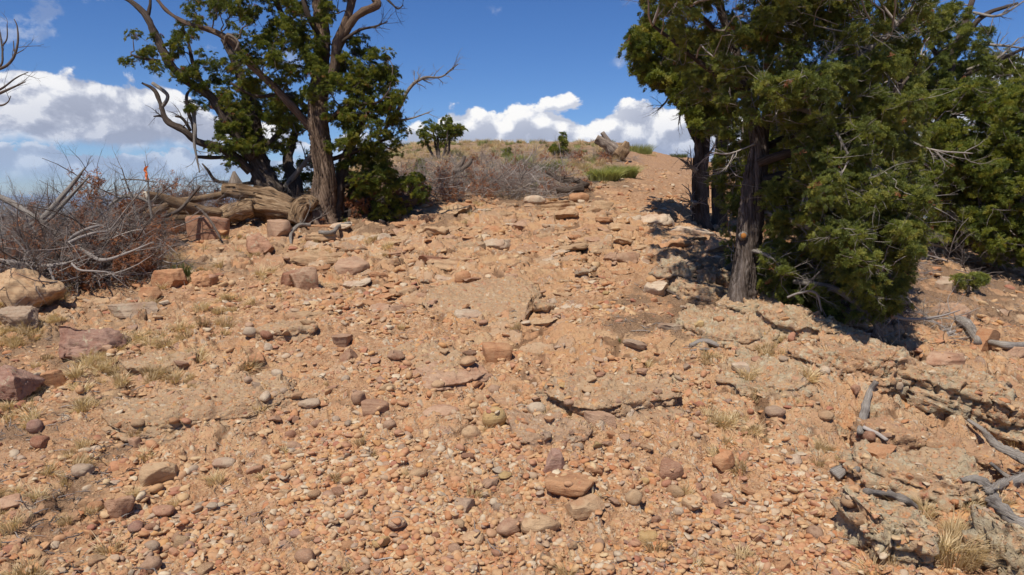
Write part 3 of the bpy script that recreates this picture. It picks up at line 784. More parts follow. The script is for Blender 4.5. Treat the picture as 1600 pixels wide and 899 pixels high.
def build_rocks():
    for i, (u, v, w, H, dr, rz, colr, mat, sink, label, lm) in enumerate(OUTCROPS):
        p, dep = at(u, v)
        W = w/FPX*dep*1.1; D = W*dr*1.25
        d = ray(u, v); yy = math.hypot(d.x, d.y)
        p2 = Vector((p.x+d.x/yy*D*.45, p.y+d.y/yy*D*.45, 0))
        g = base(np.array([p2.x]), np.array([p2.y]))[0]
        # the outcrop lies along the slope of the land
        e = .2
        gx = (base(np.array([p2.x+e]), np.array([p2.y]))[0]-base(np.array([p2.x-e]), np.array([p2.y]))[0])/(2*e)
        gy = (base(np.array([p2.x]), np.array([p2.y+e]))[0]-base(np.array([p2.x]), np.array([p2.y-e]))[0])/(2*e)
        me = stone_mesh('rock_outcrop', 3000+i*11, 'outcrop', 6 if w > 125 else 5, (W/2, D/2, H))
        q = Vector((-gx, -gy, 1)).normalized().to_track_quat('Z', 'Y')
        o = link('rock_outcrop', me, mat)
        o.matrix_world = Matrix.Translation((p2.x, p2.y, g+H*(0.30-sink))) @ Vector((0, 0, 1)).rotation_difference(Vector((-gx, -gy, 1)).normalized()).to_matrix().to_4x4() @ Matrix.Rotation(R(rz), 4, 'Z')
        c = COLOURS[colr]
        o.color = (*c, 1)
        tag(o, label, 'rock outcrop', 'outcrops of bedrock')
        if lm: LAND.append((lm, p2.x, p2.y))
    register([o for o in COL.objects if o.name.startswith('rock_outcrop')])
    for i, (u, v, w, hr, dr, rz, style, colr, mat, lm, label) in enumerate(ROCKS):
        p, dep = at_top(u, v)
        W = w/FPX*dep*1.06
        D = W*dr
        d = ray(u, v); yy = math.hypot(d.x, d.y)
        p2 = Vector((p.x+d.x/yy*D*.42, p.y+d.y/yy*D*.42, 0)); p2.z = max(ground_z(p2.x, p2.y), p.z if p.z > ground_z(p.x, p.y)+.01 else -99)
        H = W*hr
        big = w > 55
        me = stone_mesh('rock', 1000+i*7, style, 5 if big else 4, (W/2, D/2, H*.62))
        o = link('rock', me, mat, loc=(p2.x, p2.y, p2.z+H*.28)); o.rotation_euler = (R(random.Random(i).uniform(-5, 5)), R(random.Random(i+9).uniform(-5, 5)), R(rz))
        j = random.Random(i+50)
        c = COLOURS[colr]; k = j.uniform(.9, 1.1)
        o.color = (c[0]*k, c[1]*k, c[2]*k, 1)
        tag(o, label, 'rock', 'named rocks around the track')
        if lm: LAND.append((lm, p2.x, p2.y))
    register([o for o in COL.objects if o.name.startswith('rock') and not o.name.startswith('rock_outcrop')])
build_rocks()

ORD = ['', 'second', 'third', 'fourth', 'fifth', 'sixth', 'seventh', 'eighth', 'ninth', 'tenth', 'eleventh', 'twelfth', 'thirteenth', 'fourteenth', 'fifteenth']
def label_loose(objs, noun):
    """objs: (object, size word, colour, shape); each label names the landmark stone and the order out from it"""
    L = np.array([(a[1], a[2]) for a in LAND])
    by = {}
    for o, size, colr, shape in objs:
        d = np.hypot(L[:, 0]-o.location.x, L[:, 1]-o.location.y); k = int(np.argmin(d))
        by.setdefault((size, colr, shape, k), []).append((d[k], o))
    for (size, colr, shape, k), rows in by.items():
        rows.sort(key=lambda r: r[0])
        for n, (dd, o) in enumerate(rows):
            head = f'{size} {shape} {colr} {noun}'
            if len(rows) == 1: o['label'] = f'{head}, only such one around the {LAND[k][0]}'
            elif n == 0: o['label'] = f'{head}, first such one out from the {LAND[k][0]}'
            else: o['label'] = f'{head}, {ORD[min(n, 14)]} such one out from the {LAND[k][0]}'

def scatter_loose():
    rng = np.random.default_rng(5)
    names = ['orange', 'tan', 'pink', 'red', 'cream', 'grey', 'purple', 'yellow', 'brown']
    prob = np.array([.22, .28, .22, .08, .09, .05, .015, .04, .02]); prob /= prob.sum()
    variants = {'rounded': [stone_mesh('cobble', 60+i, 'round', 3, (1, rng.uniform(.65, .9), rng.uniform(.42, .7))) for i in range(9)],
                'angular': [stone_mesh('cobble', 90+i, 'block', 3, (1, rng.uniform(.6, .95), rng.uniform(.4, .7))) for i in range(9)],
                'flat': [stone_mesh('cobble', 120+i, 'slab', 3, (1, rng.uniform(.6, .95), rng.uniform(.2, .32))) for i in range(6)]}
    out, spots = [], []
    tries = 0
    avoid = [(o.location.x, o.location.y, max(o.dimensions.x, .1)*.45) for o in COL.objects if o.name.startswith('rock') and not o.name.startswith('rock_outcrop')]
    while len(out) < 290 and tries < 20000:
        tries += 1
        v = 899-rng.beta(1.1, 1.7)*530; u = rng.normal(730, 300) if rng.random() < .7 else rng.uniform(0, 1600)
        if not (0 < u < 1600): continue
        if u > 1180 and v < 560: continue
        p, dep = at_top(u, v)
        bed, duff, grav, veg = masks(np.array([p.x]), np.array([p.y]))
        if rng.random() > .25+.75*grav[0]: continue
        wpx = rng.uniform(15, 25)+ (rng.random() < .22)*rng.uniform(4, 16)
        if v < 500: wpx *= .8
        s = wpx/FPX*dep/2
        if any((p.x-a)**2+(p.y-b)**2 < (s+c)**2*.8 for a, b, c in avoid+spots): continue
        spots.append((p.x, p.y, s))
        shape = rng.choice(['rounded', 'angular', 'flat'], p=[.36, .44, .20] if v > 600 else [.2, .4, .4])
        c = names[rng.choice(len(names), p=prob)]
        me = variants[shape][rng.integers(len(variants[shape]))]
        o = link('cobble', me, 'sandstone', loc=(p.x, p.y, p.z+s*.18)); o.scale = (s, s, s)
        o.rotation_euler = (rng.normal()*.15, rng.normal()*.15, rng.uniform(0, 6.28))
        k = rng.uniform(.88, 1.12); cc = COLOURS[c]; o.color = (cc[0]*k, cc[1]*k, cc[2]*k, 1)
        tag(o, None, 'stone', 'loose cobbles on the track')
        out.append((o, 'larger' if wpx > 22 else ('middling' if wpx > 17 else 'small'), c, shape))
    label_loose(out, 'cobble')
    # broken slabs of the stepped bedrock between the trees
    mats = ['sandstone', 'sandstone', 'sandstone_lichen', 'conglomerate_bare']
    sv = {m: [stone_mesh('flat_rock', 150+i+hash(len(m)) % 7, 'outcrop' if i % 2 else 'rough', 4, (1, rng.uniform(.5, .9), rng.uniform(.18, .30))) for i in range(4)] for m in sorted(set(mats))}
    for m, l in sv.items():
        for me in l: me.materials.append(MAT[m])
    out, n = [], 0
    while n < 260:
        v = 322+rng.beta(1.2, 1.3)*175; u = rng.normal(780, 190)
        if not (480 < u < 1120) or (u > 1040 and v < 350) or (900 < u < 1080 and 440 < v < 520): continue
        if v < 345 and (u < 640 or u > 960): continue
        p, dep = at(u, v)
        w = (24+66*rng.random()**1.8)/FPX*dep/2
        if any((p.x-a)**2+(p.y-b)**2 < (w+c)**2*.30 for a, b, c in spots): continue
        spots.append((p.x, p.y, w)); n += 1
        m = mats[rng.integers(len(mats))]
        me = sv[m][rng.integers(4)]
        o = link('flat_rock', me, None, loc=(p.x, p.y, p.z-w*.10)); o.scale = (w, w, w*rng.uniform(.8, 1.5))
        o.rotation_euler = (R(-4)+rng.normal()*.09, rng.normal()*.08, rng.normal()*.5+(3.14 if rng.random() < .5 else 0))
        c = ['orange', 'tan', 'pink', 'tan', 'cream'][rng.integers(5)]
        k = rng.uniform(.85, 1.08); cc = COLOURS[c]; o.color = (cc[0]*k, cc[1]*k, cc[2]*k, 1)
        tag(o, None, 'rock slab', 'broken slabs of the stepped bedrock')
        out.append((o, 'wide' if w > .26 else 'narrow', c, {'conglomerate_bare': 'pebbly', 'sandstone': 'smooth', 'sandstone_lichen': 'lichened'}[m]))
    label_loose(out, 'bedrock slab')
    register([a[0] for a in out])
scatter_loose()

# ---------------------------------------------------------------- instanced stuff (nobody could count it)
def source_collection(name, meshes):
    c = bpy.data.collections.new(name)
    for i, me in enumerate(meshes):
        o = bpy.data.objects.new(f'{name}_{i:02d}', me); c.objects.link(o)
    return c

_groups = {}
def scatter_group(coll):
    if coll.name in _groups: return _groups[coll.name]
    g = bpy.data.node_groups.new('scatter_'+coll.name, 'GeometryNodeTree')
    g.interface.new_socket('Geometry', in_out='INPUT', socket_type='NodeSocketGeometry')
    g.interface.new_socket('Geometry', in_out='OUTPUT', socket_type='NodeSocketGeometry')
    n, l = g.nodes, g.links
    gi, go = n.new('NodeGroupInput'), n.new('NodeGroupOutput')
    ci = n.new('GeometryNodeCollectionInfo'); ci.inputs['Collection'].default_value = coll
    ci.inputs['Separate Children'].default_value = True; ci.inputs['Reset Children'].default_value = True
    ip = n.new('GeometryNodeInstanceOnPoints')
    def at_(name, typ):
        a = n.new('GeometryNodeInputNamedAttribute'); a.data_type = typ; a.inputs['Name'].default_value = name
        return a.outputs['Attribute']
    l.new(gi.outputs[0], ip.inputs['Points']); l.new(ci.outputs[0], ip.inputs['Instance'])
    ip.inputs['Pick Instance'].default_value = True
    l.new(at_('idx', 'INT'), ip.inputs['Instance Index'])
    l.new(at_('rot', 'FLOAT_VECTOR'), ip.inputs['Rotation'])
    l.new(at_('scl', 'FLOAT_VECTOR'), ip.inputs['Scale'])
    l.new(ip.outputs[0], go.inputs[0])
    _groups[coll.name] = g
    return g

def scatter(name, coll, P, rot, scl, idx, parent=None):
    P = np.asarray(P, float).reshape(-1, 3)
    scl = np.asarray(scl, float)
    if scl.ndim == 1: scl = np.repeat(scl[:, None], 3, 1)
    me = mesh_from(name, P, [], {'rot': ('FLOAT_VECTOR', np.asarray(rot, np.float32)), 'scl': ('FLOAT_VECTOR', scl.astype(np.float32)), 'idx': ('INT', np.asarray(idx, np.int32))}, smooth=False)
    o = link(name, me, None, parent)
    md = o.modifiers.new('scatter', 'NODES'); md.node_group = scatter_group(coll)
    o['kind'] = 'stuff'
    return o

def top_z(x, y, z):
    """height of the rock surface where a rock covers the ground"""
    z = z.copy()
    for lo, hi, t in SURF:
        idx = np.nonzero((x > lo[0]) & (x < hi[0]) & (y > lo[1]) & (y < hi[1]))[0]
        for i in idx:
            h = t.ray_cast((x[i], y[i], z[i]+2), (0, 0, -1))[0]
            if h and h.z > z[i]: z[i] = h.z
    return z

def build_gravel():
    rng = np.random.default_rng(11)
    ms = [stone_mesh('pebble', 300+i, ['round', 'block'][i // 8], 2, (1, rng.uniform(.6, .95), rng.uniform(.35, .7))) for i in range(16)]
    for m in ms:
        m.materials.append(MAT['mixed_gravel'])
    c = source_collection('pebble', ms)
    N = 230000
    # even over the picture, thinning with distance
    inv = rng.uniform(1/22., 1/2.3, N)
    r = 1/inv; th = np.arctan(rng.uniform(-.86, .80, N))
    x, y = r*np.sin(th), r*np.cos(th)
    bed, duff, grav, veg = masks(x, y)
    clump = fbm(x*2.6, y*2.6, 0.0, 4, .6, 400)
    keep = rng.random(N) < np.clip((.20+.75*grav)*np.clip(.75+1.5*clump, .05, 2)*(1-.65*duff)*(1-.5*veg)*(1-.66*bed), 0, 1)*.86
    x, y, r = x[keep], y[keep], r[keep]; n = len(x)
    s = .0062*rng.uniform(.12, 1, n)**-1.08
    s = np.clip(s, .004, .034)*np.clip(.62+r*.085, .8, 2.3)
    s = np.minimum(s*(1+.35*sstep(y, 6, 3.5)+.45*sstep(y, 5, 8)), rng.uniform(7, 11, n)/FPX*r)
    z0 = full(x, y); z = top_z(x, y, z0)
    k = (z-z0 < .004) | (rng.random(n) < .16)
    x, y, z, s, r = x[k], y[k], z[k], s[k], r[k]; n = len(x); z = z+s*.10
    rot = np.stack([rng.normal(0, .28, n), rng.normal(0, .28, n), rng.uniform(0, 6.28, n)], 1)
    smooth = rng.random(n) < .12+.42*blob(*px_xy(x, y), 760, 800, 420, 190, .7)
    sc3 = np.stack([s, s, s*np.where(smooth, 1, rng.uniform(.5, 1, n))], 1)
    scatter('gravel', c, np.stack([x, y, z-s*rng.uniform(.05, .5, n)], 1), rot, sc3, np.where(smooth, rng.integers(0, 8, n), rng.integers(8, 16, n)))
    print('gravel', n)
build_gravel()

# ---------------------------------------------------------------- wood: tubes along curves
def catmull(P, n):
    P = np.asarray(P, float); k = len(P)
    if k == 2: return P[0]+(P[1]-P[0])*np.linspace(0, 1, n)[:, None]
    Q = np.vstack([2*P[0]-P[1], P, 2*P[-1]-P[-2]])
    t = np.linspace(0, k-1-1e-9, n); i = t.astype(int); f = (t-i)[:, None]
    a, b, c, d = Q[i], Q[i+1], Q[i+2], Q[i+3]
    return .5*((2*b)+(-a+c)*f+(2*a-5*b+4*c-d)*f*f+(-a+3*b-3*c+d)*f**3)

class Tubes:
    """many tapered, crooked tubes collected into one mesh, with bark coordinates along each"""
    def __init__(s): s.V, s.F, s.B, s.n = [], [], [], 0
    def add(s, P, rad, sides=6, seg=None, fibre=0.0, twist=1.0, seed=0, flare=0.0, cap=True, lump=0.0):
        P = np.asarray(P, float)
        L = np.linalg.norm(np.diff(P, axis=0), axis=1).sum()
        if seg is None: seg = max(3, len(P)*2)
        C = catmull(P, seg)
        rad = np.interp(np.linspace(0, 1, seg), np.linspace(0, 1, len(rad)), rad)
        Tn = np.gradient(C, axis=0); Tn /= np.maximum(1e-9, np.linalg.norm(Tn, axis=1))[:, None]
        u = np.cross(Tn[0], [.31, .9, .12]); u /= np.linalg.norm(u)
        U = np.zeros_like(C)
        for i in range(seg):
            u = u-Tn[i]*np.dot(u, Tn[i]); u /= max(1e-9, np.linalg.norm(u)); U[i] = u
        W = np.cross(Tn, U)
        th = np.linspace(0, 2*math.pi, sides, endpoint=False)
        S = np.concatenate([[0], np.cumsum(np.linalg.norm(np.diff(C, axis=0), axis=1))])
        TH, SS = np.meshgrid(th, S)
        tw = TH + twist*SS
        rr = np.repeat(rad[:, None], sides, 1)
        if lump: rr = rr*(1+lump*fbm(np.cos(TH)*1.3+seed, np.sin(TH)*1.3, SS*2.2/max(.05, rad.max()*8), 3, .55, seed+1))
        if fibre:
            q = fbm(np.cos(tw)*5+seed*3.1, np.sin(tw)*5, SS*1.6, 3, .6, seed+2)
            ridge = 1-np.abs(fbm(np.cos(tw)*2.6+seed, np.sin(tw)*2.6, SS*.8, 3, .55, seed+4))*1.6
            rr = rr*(1+fibre*q+fibre*1.3*(ridge-.6))
        if flare: rr = rr*(1+flare*np.exp(-SS/(rad[0]*1.3))*(1+.6*np.cos(TH*5+seed)+.3*np.cos(TH*3+seed*2)))
        V = C[:, None, :]+rr[:, :, None]*(np.cos(TH)[:, :, None]*U[:, None, :]+np.sin(TH)[:, :, None]*W[:, None, :])
        B = np.stack([np.cos(tw)*.8+seed, np.sin(tw)*.8, SS*(.40 if fibre > .11 else .6)], 2)
        i = np.arange(seg-1)[:, None]; j = np.arange(sides)[None, :]; j2 = (j+1) % sides
        F = np.stack([i*sides+j, i*sides+j2, (i+1)*sides+j2, (i+1)*sides+j], 2).reshape(-1, 4)
        V = V.reshape(-1, 3); B = B.reshape(-1, 3)
        if cap:
            V = np.vstack([V, C[0], C[-1]]); B = np.vstack([B, B[0], B[-1]])
            a, b = seg*sides, seg*sides+1
            jj = np.arange(sides); k2 = (jj+1) % sides; o = (seg-1)*sides
            F = np.vstack([F, np.stack([jj, np.full(sides, a), np.full(sides, a), k2], 1), np.stack([o+jj, o+k2, np.full(sides, b), np.full(sides, b)], 1)])
        s.V.append(V); s.B.append(B); s.F.append(F+s.n); s.n += len(V)
        return C
    def mesh(s, name):
        V, F, B = np.vstack(s.V), np.vstack(s.F), np.vstack(s.B)
        # cap triangles are stored as quads with a doubled corner: split them off
        dup = (F[:, 1] == F[:, 2]) | (F[:, 2] == F[:, 3])
        Q = F[~dup]; Tt = F[dup]
        tri = np.where((Tt[:, 1] == Tt[:, 2])[:, None], Tt[:, [0, 1, 3]], Tt[:, [0, 1, 2]])
        me = bpy.data.meshes.new(name)
        me.vertices.add(len(V)); me.vertices.foreach_set('co', V.astype(np.float32).ravel())
        nl = len(Q)*4+len(tri)*3
        me.loops.add(nl); me.loops.foreach_set('vertex_index', np.concatenate([Q.ravel(), tri.ravel()]).astype(np.int32))
        me.polygons.add(len(Q)+len(tri))
        st = np.concatenate([np.arange(len(Q))*4, len(Q)*4+np.arange(len(tri))*3]).astype(np.int32)
        me.polygons.foreach_set('loop_start', st)
        me.polygons.foreach_set('loop_total', np.concatenate([np.full(len(Q), 4), np.full(len(tri), 3)]).astype(np.int32))
        me.polygons.foreach_set('use_smooth', np.ones(len(Q)+len(tri), bool))
        me.update(calc_edges=True)
        a = me.attributes.new('bark', 'FLOAT_VECTOR', 'POINT'); a.data.foreach_set('vector', B.astype(np.float32).ravel())
        return me

def wander(a, b, rng, n=5, amp=.12, sag=0.0):
    """a crooked line from a to b"""
    a, b = np.asarray(a, float), np.asarray(b, float); L = np.linalg.norm(b-a)
    t = np.linspace(0, 1, n)[:, None]
    P = a+(b-a)*t
    P[1:-1] += rng.normal(0, amp*L/2, (n-2, 3))
    P[:, 2] += sag*L*4*(t*(1-t))[:, 0]
    return P

def grow(T, P0, direction, L, r, rng, depth, sides=4, up=.15, kids=(3, 6), spread=.9):
    """a bare branch that forks"""
    d = np.asarray(direction, float); d /= np.linalg.norm(d)
    n = 5; P = [np.asarray(P0, float)]
    for i in range(n-1):
        d = d+rng.normal(0, .22, 3); d[2] += up*.3; d /= np.linalg.norm(d); P.append(P[-1]+d*L/(n-1))
    C = T.add(P, [r, r*.75, r*.3], sides if depth > 0 else 3, 6 if depth > 0 else 4, cap=depth > 1, seed=int(rng.integers(99)))
    ends = [P[-1]]
    if depth > 0:
        for k in range(rng.integers(*kids)):
            t = rng.uniform(.2, 1); i = min(len(C)-1, int(t*(len(C)-1)))
            dd = np.gradient(C, axis=0)[i]; dd /= np.linalg.norm(dd)
            dd = dd+rng.normal(0, spread*.6, 3); dd[2] += up
            ends += grow(T, C[i], dd, L*rng.uniform(.35, .65), r*(1-.6*t)*.55, rng, depth-1, sides, up, kids, spread)
    return ends

# ---------------------------------------------------------------- foliage tufts
def sprig_mesh(name, seed, n=34, L=.050, w=.0031, flat=False, mat='juniper_leaf'):
    """one juniper tuft: a short twig set with upright scaly cords, about 0.1 across"""
    rng = np.random.default_rng(seed)
    V, F = [], []
    def cord(a, d, l, w):
        d = d/np.linalg.norm(d); u = np.cross(d, [.3, .2, .9]); u /= np.linalg.norm(u); v = np.cross(d, u)
        k = len(V)
        for q in range(3):
            t = q*2.094; V.append(a+(u*math.cos(t)+v*math.sin(t))*w*.8)
        for q in range(3):
            t = q*2.094+.3; V.append(a+d*l*.6+(u*math.cos(t)+v*math.sin(t))*w)
        V.append(a+d*l)
        for q in range(3):
            q2 = (q+1) % 3
            F.append((k+q, k+q2, k+3+q2, k+3+q)); F.append((k+3+q, k+3+q2, k+6))
    for i in range(n):
        d = rng.normal(0, 1, 3); d[2] = abs(d[2])*.9+.15
        d /= np.linalg.norm(d)
        a = np.array([rng.normal(0, .010), rng.normal(0, .010), 0])+d*rng.uniform(.004, .035)
        cord(a, d+rng.normal(0, .25, 3), L*rng.uniform(.6, 1.1), w*rng.uniform(.8, 1.2))
        for q in range(3):
            dd = d+rng.normal(0, .55, 3)
            cord(a+d*L*rng.uniform(.2, .6), dd, L*rng.uniform(.3, .55), w*.85)
    me = bpy.data.meshes.new(name); me.from_pydata([tuple(v) for v in V], [], F)
    me.materials.append(MAT[mat])
    return me

SPRIG = source_collection('leafspray', [sprig_mesh('leafspray', 20+i) for i in range(6)])
SPRIG_B = source_collection('bluespray', [sprig_mesh('bluespray', 40+i, 30, .052, .0030, mat='juniper_leaf_blue') for i in range(6)])
SPRIG_D = source_collection('deadspray', [sprig_mesh('deadspray', 60+i, 12, .045, .0030, mat='dead_leaf') for i in range(4)])

def poly_sample(poly, n, rng):
    poly = np.array(poly, float); lo, hi = poly.min(0), poly.max(0); out = []
    while len(out) < n:
        p = rng.uniform(lo, hi); x, y = p; ins = False; j = len(poly)-1
        for i in range(len(poly)):
            xi, yi = poly[i]; xj, yj = poly[j]
            if (yi > y) != (yj > y) and x < (xj-xi)*(y-yi)/(yj-yi)+xi: ins = not ins
            j = i
        if ins: out.append(p)
    return np.array(out)

def foliage(root, skeleton, centres, rng, coll, rball=(.09, .16), per=16, scale=(.8, 1.3), twigmat='twig_grey', mainr=.010, hub_r=.5, dead=0.0, twig_cast=1.0, bare=0.12):
    """leaf sprays in balls round CENTRES (world), each ball reached by a twig from the nearest hub, each hub by a branch from the limbs"""
    centres = np.asarray(centres); S = np.asarray(skeleton)
    T = Tubes()
    # hubs
    hubs = []
    order = rng.permutation(len(centres))
    for i in order:
        c = centres[i]
        if not hubs or min(np.linalg.norm(c-h) for h in hubs) > hub_r: hubs.append(c)
    hubs = np.array(hubs)
    feet = []
    for h in hubs:
        d = np.linalg.norm(S-h, axis=1)+.8*np.maximum(0, S[:, 2]-h[2]+.05)
        k = int(np.argmin(d)); a = S[k]; feet.append(a)
        L = np.linalg.norm(h-a)
        hh = h-(h-a)*.08
        T.add(wander(a, hh, rng, 5, .16, -.05), [mainr*(.6+L*.8), mainr*.8, mainr*.35], 5, 9, cap=False, seed=int(rng.integers(99)))
    P, rot, scl = [], [], []
    for c in centres:
        d = np.linalg.norm(hubs-c, axis=1); k = int(np.argmin(d)); h = hubs[k]
        if d[k] > .02: T.add(wander(h+(feet[k]-h)*rng.uniform(.05, .5), c, rng, 4, .22, -.05), [.0045, .0028], 3, 6, cap=False)
        rb = rng.uniform(*rball)
        m = int(per*rng.uniform(.6, 1.6))
        q = rng.normal(size=(m, 3)); q /= np.linalg.norm(q, axis=1)[:, None]; q *= (rb*rng.uniform(.35, 1.0, m)[:, None])*np.array([1, 1, .8])
        P.append(c+q)
        for v in q:
            dv = v/rb*.9+np.array([0, 0, .75])+rng.normal(0, .25, 3)
            e = Vector(dv).to_track_quat('Z', 'Y').to_euler(); rot.append((e.x, e.y, e.z))
        scl.append(rng.uniform(scale[0]*.6, scale[1], m))
        if rng.random() < bare:   # bare pale twigs sticking out
            for _ in range(3):
                grow(T, c, rng.normal(size=3)*[1, 1, .5], rng.uniform(.12, .35), .004*twig_cast, rng, 1, 3, 0, (2, 5))
    P = np.vstack(P); rot = np.array(rot); scl = np.concatenate(scl)
    o = scatter('foliage', coll, P, rot, scl, rng.integers(0, 6, len(P)), root)
    t = link('twigs', T.mesh('twigs'), twigmat, root); t['kind'] = 'stuff'
    if dead > 0:
        k = rng.random(len(P)) < dead
        if k.any(): scatter('dead_foliage', SPRIG_D, P[k]+rng.normal(0, .03, (k.sum(), 3)), rot[k], scl[k]*1.2, rng.integers(0, 4, k.sum()), root)
    return P

def shreds(root, C, rad, mat, count, seed, twist, whole=.62):
    """shreds of bark peeling along a stem"""
    q = np.random.default_rng(seed+77); T2 = Tubes(); n = len(C); S = np.linspace(0, 1, n)
    Tn = np.gradient(C, axis=0); Tn /= np.linalg.norm(Tn, axis=1)[:, None]
    step = np.linalg.norm(C[1]-C[0])
    for _ in range(count):
        i0 = int(q.uniform(0, whole)*n); m = int(q.uniform(.03, .12)*n)+3; th = q.uniform(0, 6.283); line = []
        loose = q.uniform(.3, 1) if q.random() < .6 else 0
        for t in range(m):
            i = min(n-1, i0+t); r = np.interp(S[i], np.linspace(0, 1, len(rad)), rad)
            a = np.cross(Tn[i], [.31, .9, .12]); a /= np.linalg.norm(a); b_ = np.cross(Tn[i], a)
            an = th-twist*.35*t*step
            line.append(C[i]+(a*math.cos(an)+b_*math.sin(an))*r*(1.0+.25*max(0, t/m-.55)*loose))
        w = q.uniform(.0035, .010)
        T2.add(line, [w*.6, w, w*.25], 4, m+2, 0, 0, int(q.integers(99)))
    link('bark_strips', T2.mesh('bark_strips'), mat, root)['kind'] = 'stuff'

def limb(root, name, pts, mat, sides=12, fibre=.12, seed=0, seg=None, flare=0., twist=1.5, lump=.12, sk=None, fork=None, rng=None, strips=0):
    """pts: (u, v, depth, radius in m). One limb as a part; returns nothing, adds its line to SK. FORK: bare side twigs"""
    P = [pt(u, v, d) for u, v, d, r in pts]; rad = [r for *_, r in pts]
    T = Tubes()
    C = T.add(P, rad, sides, seg or len(pts)*6, fibre, twist, seed, flare, True, lump)
    if fork:
        for _ in range(fork):
            i = rng.integers(len(C)//4, len(C)); r = np.interp(i/(len(C)-1), np.linspace(0, 1, len(rad)), rad)
            dd = np.gradient(C, axis=0)[i]; dd = dd/np.linalg.norm(dd)+rng.normal(0, .7, 3)*[1, .7, 1]
            grow(T, C[i], dd, rng.uniform(.15, .42), max(.004, r*.35), rng, 2, 4, .05, (2, 5))
    o = link(name, T.mesh(name), mat, root)
    if strips: shreds(root, C, rad, mat, strips, seed, twist)
    if sk is not None: sk.extend(list(C))
    return o

def blobs_world(bl, rng, per_area=1.0, rball=.12):
    """bl: (u, v, radius px, depth, depth spread, density) -> centres"""
    out = []
    for u, v, rp, dep, sp, den in bl:
        rm = rp/FPX*dep
        n = max(1, int(per_area*den*(rm/rball)**2*1.6*(1+sp*.8)))
        for _ in range(n):
            a, q = rng.uniform(0, 6.283), math.sqrt(rng.random())
            du, dv = math.cos(a)*q*rp, math.sin(a)*q*rp
            out.append(pt(u+du, v+dv, dep+rng.uniform(-sp, sp)))
    return np.array([tuple(c) for c in out])

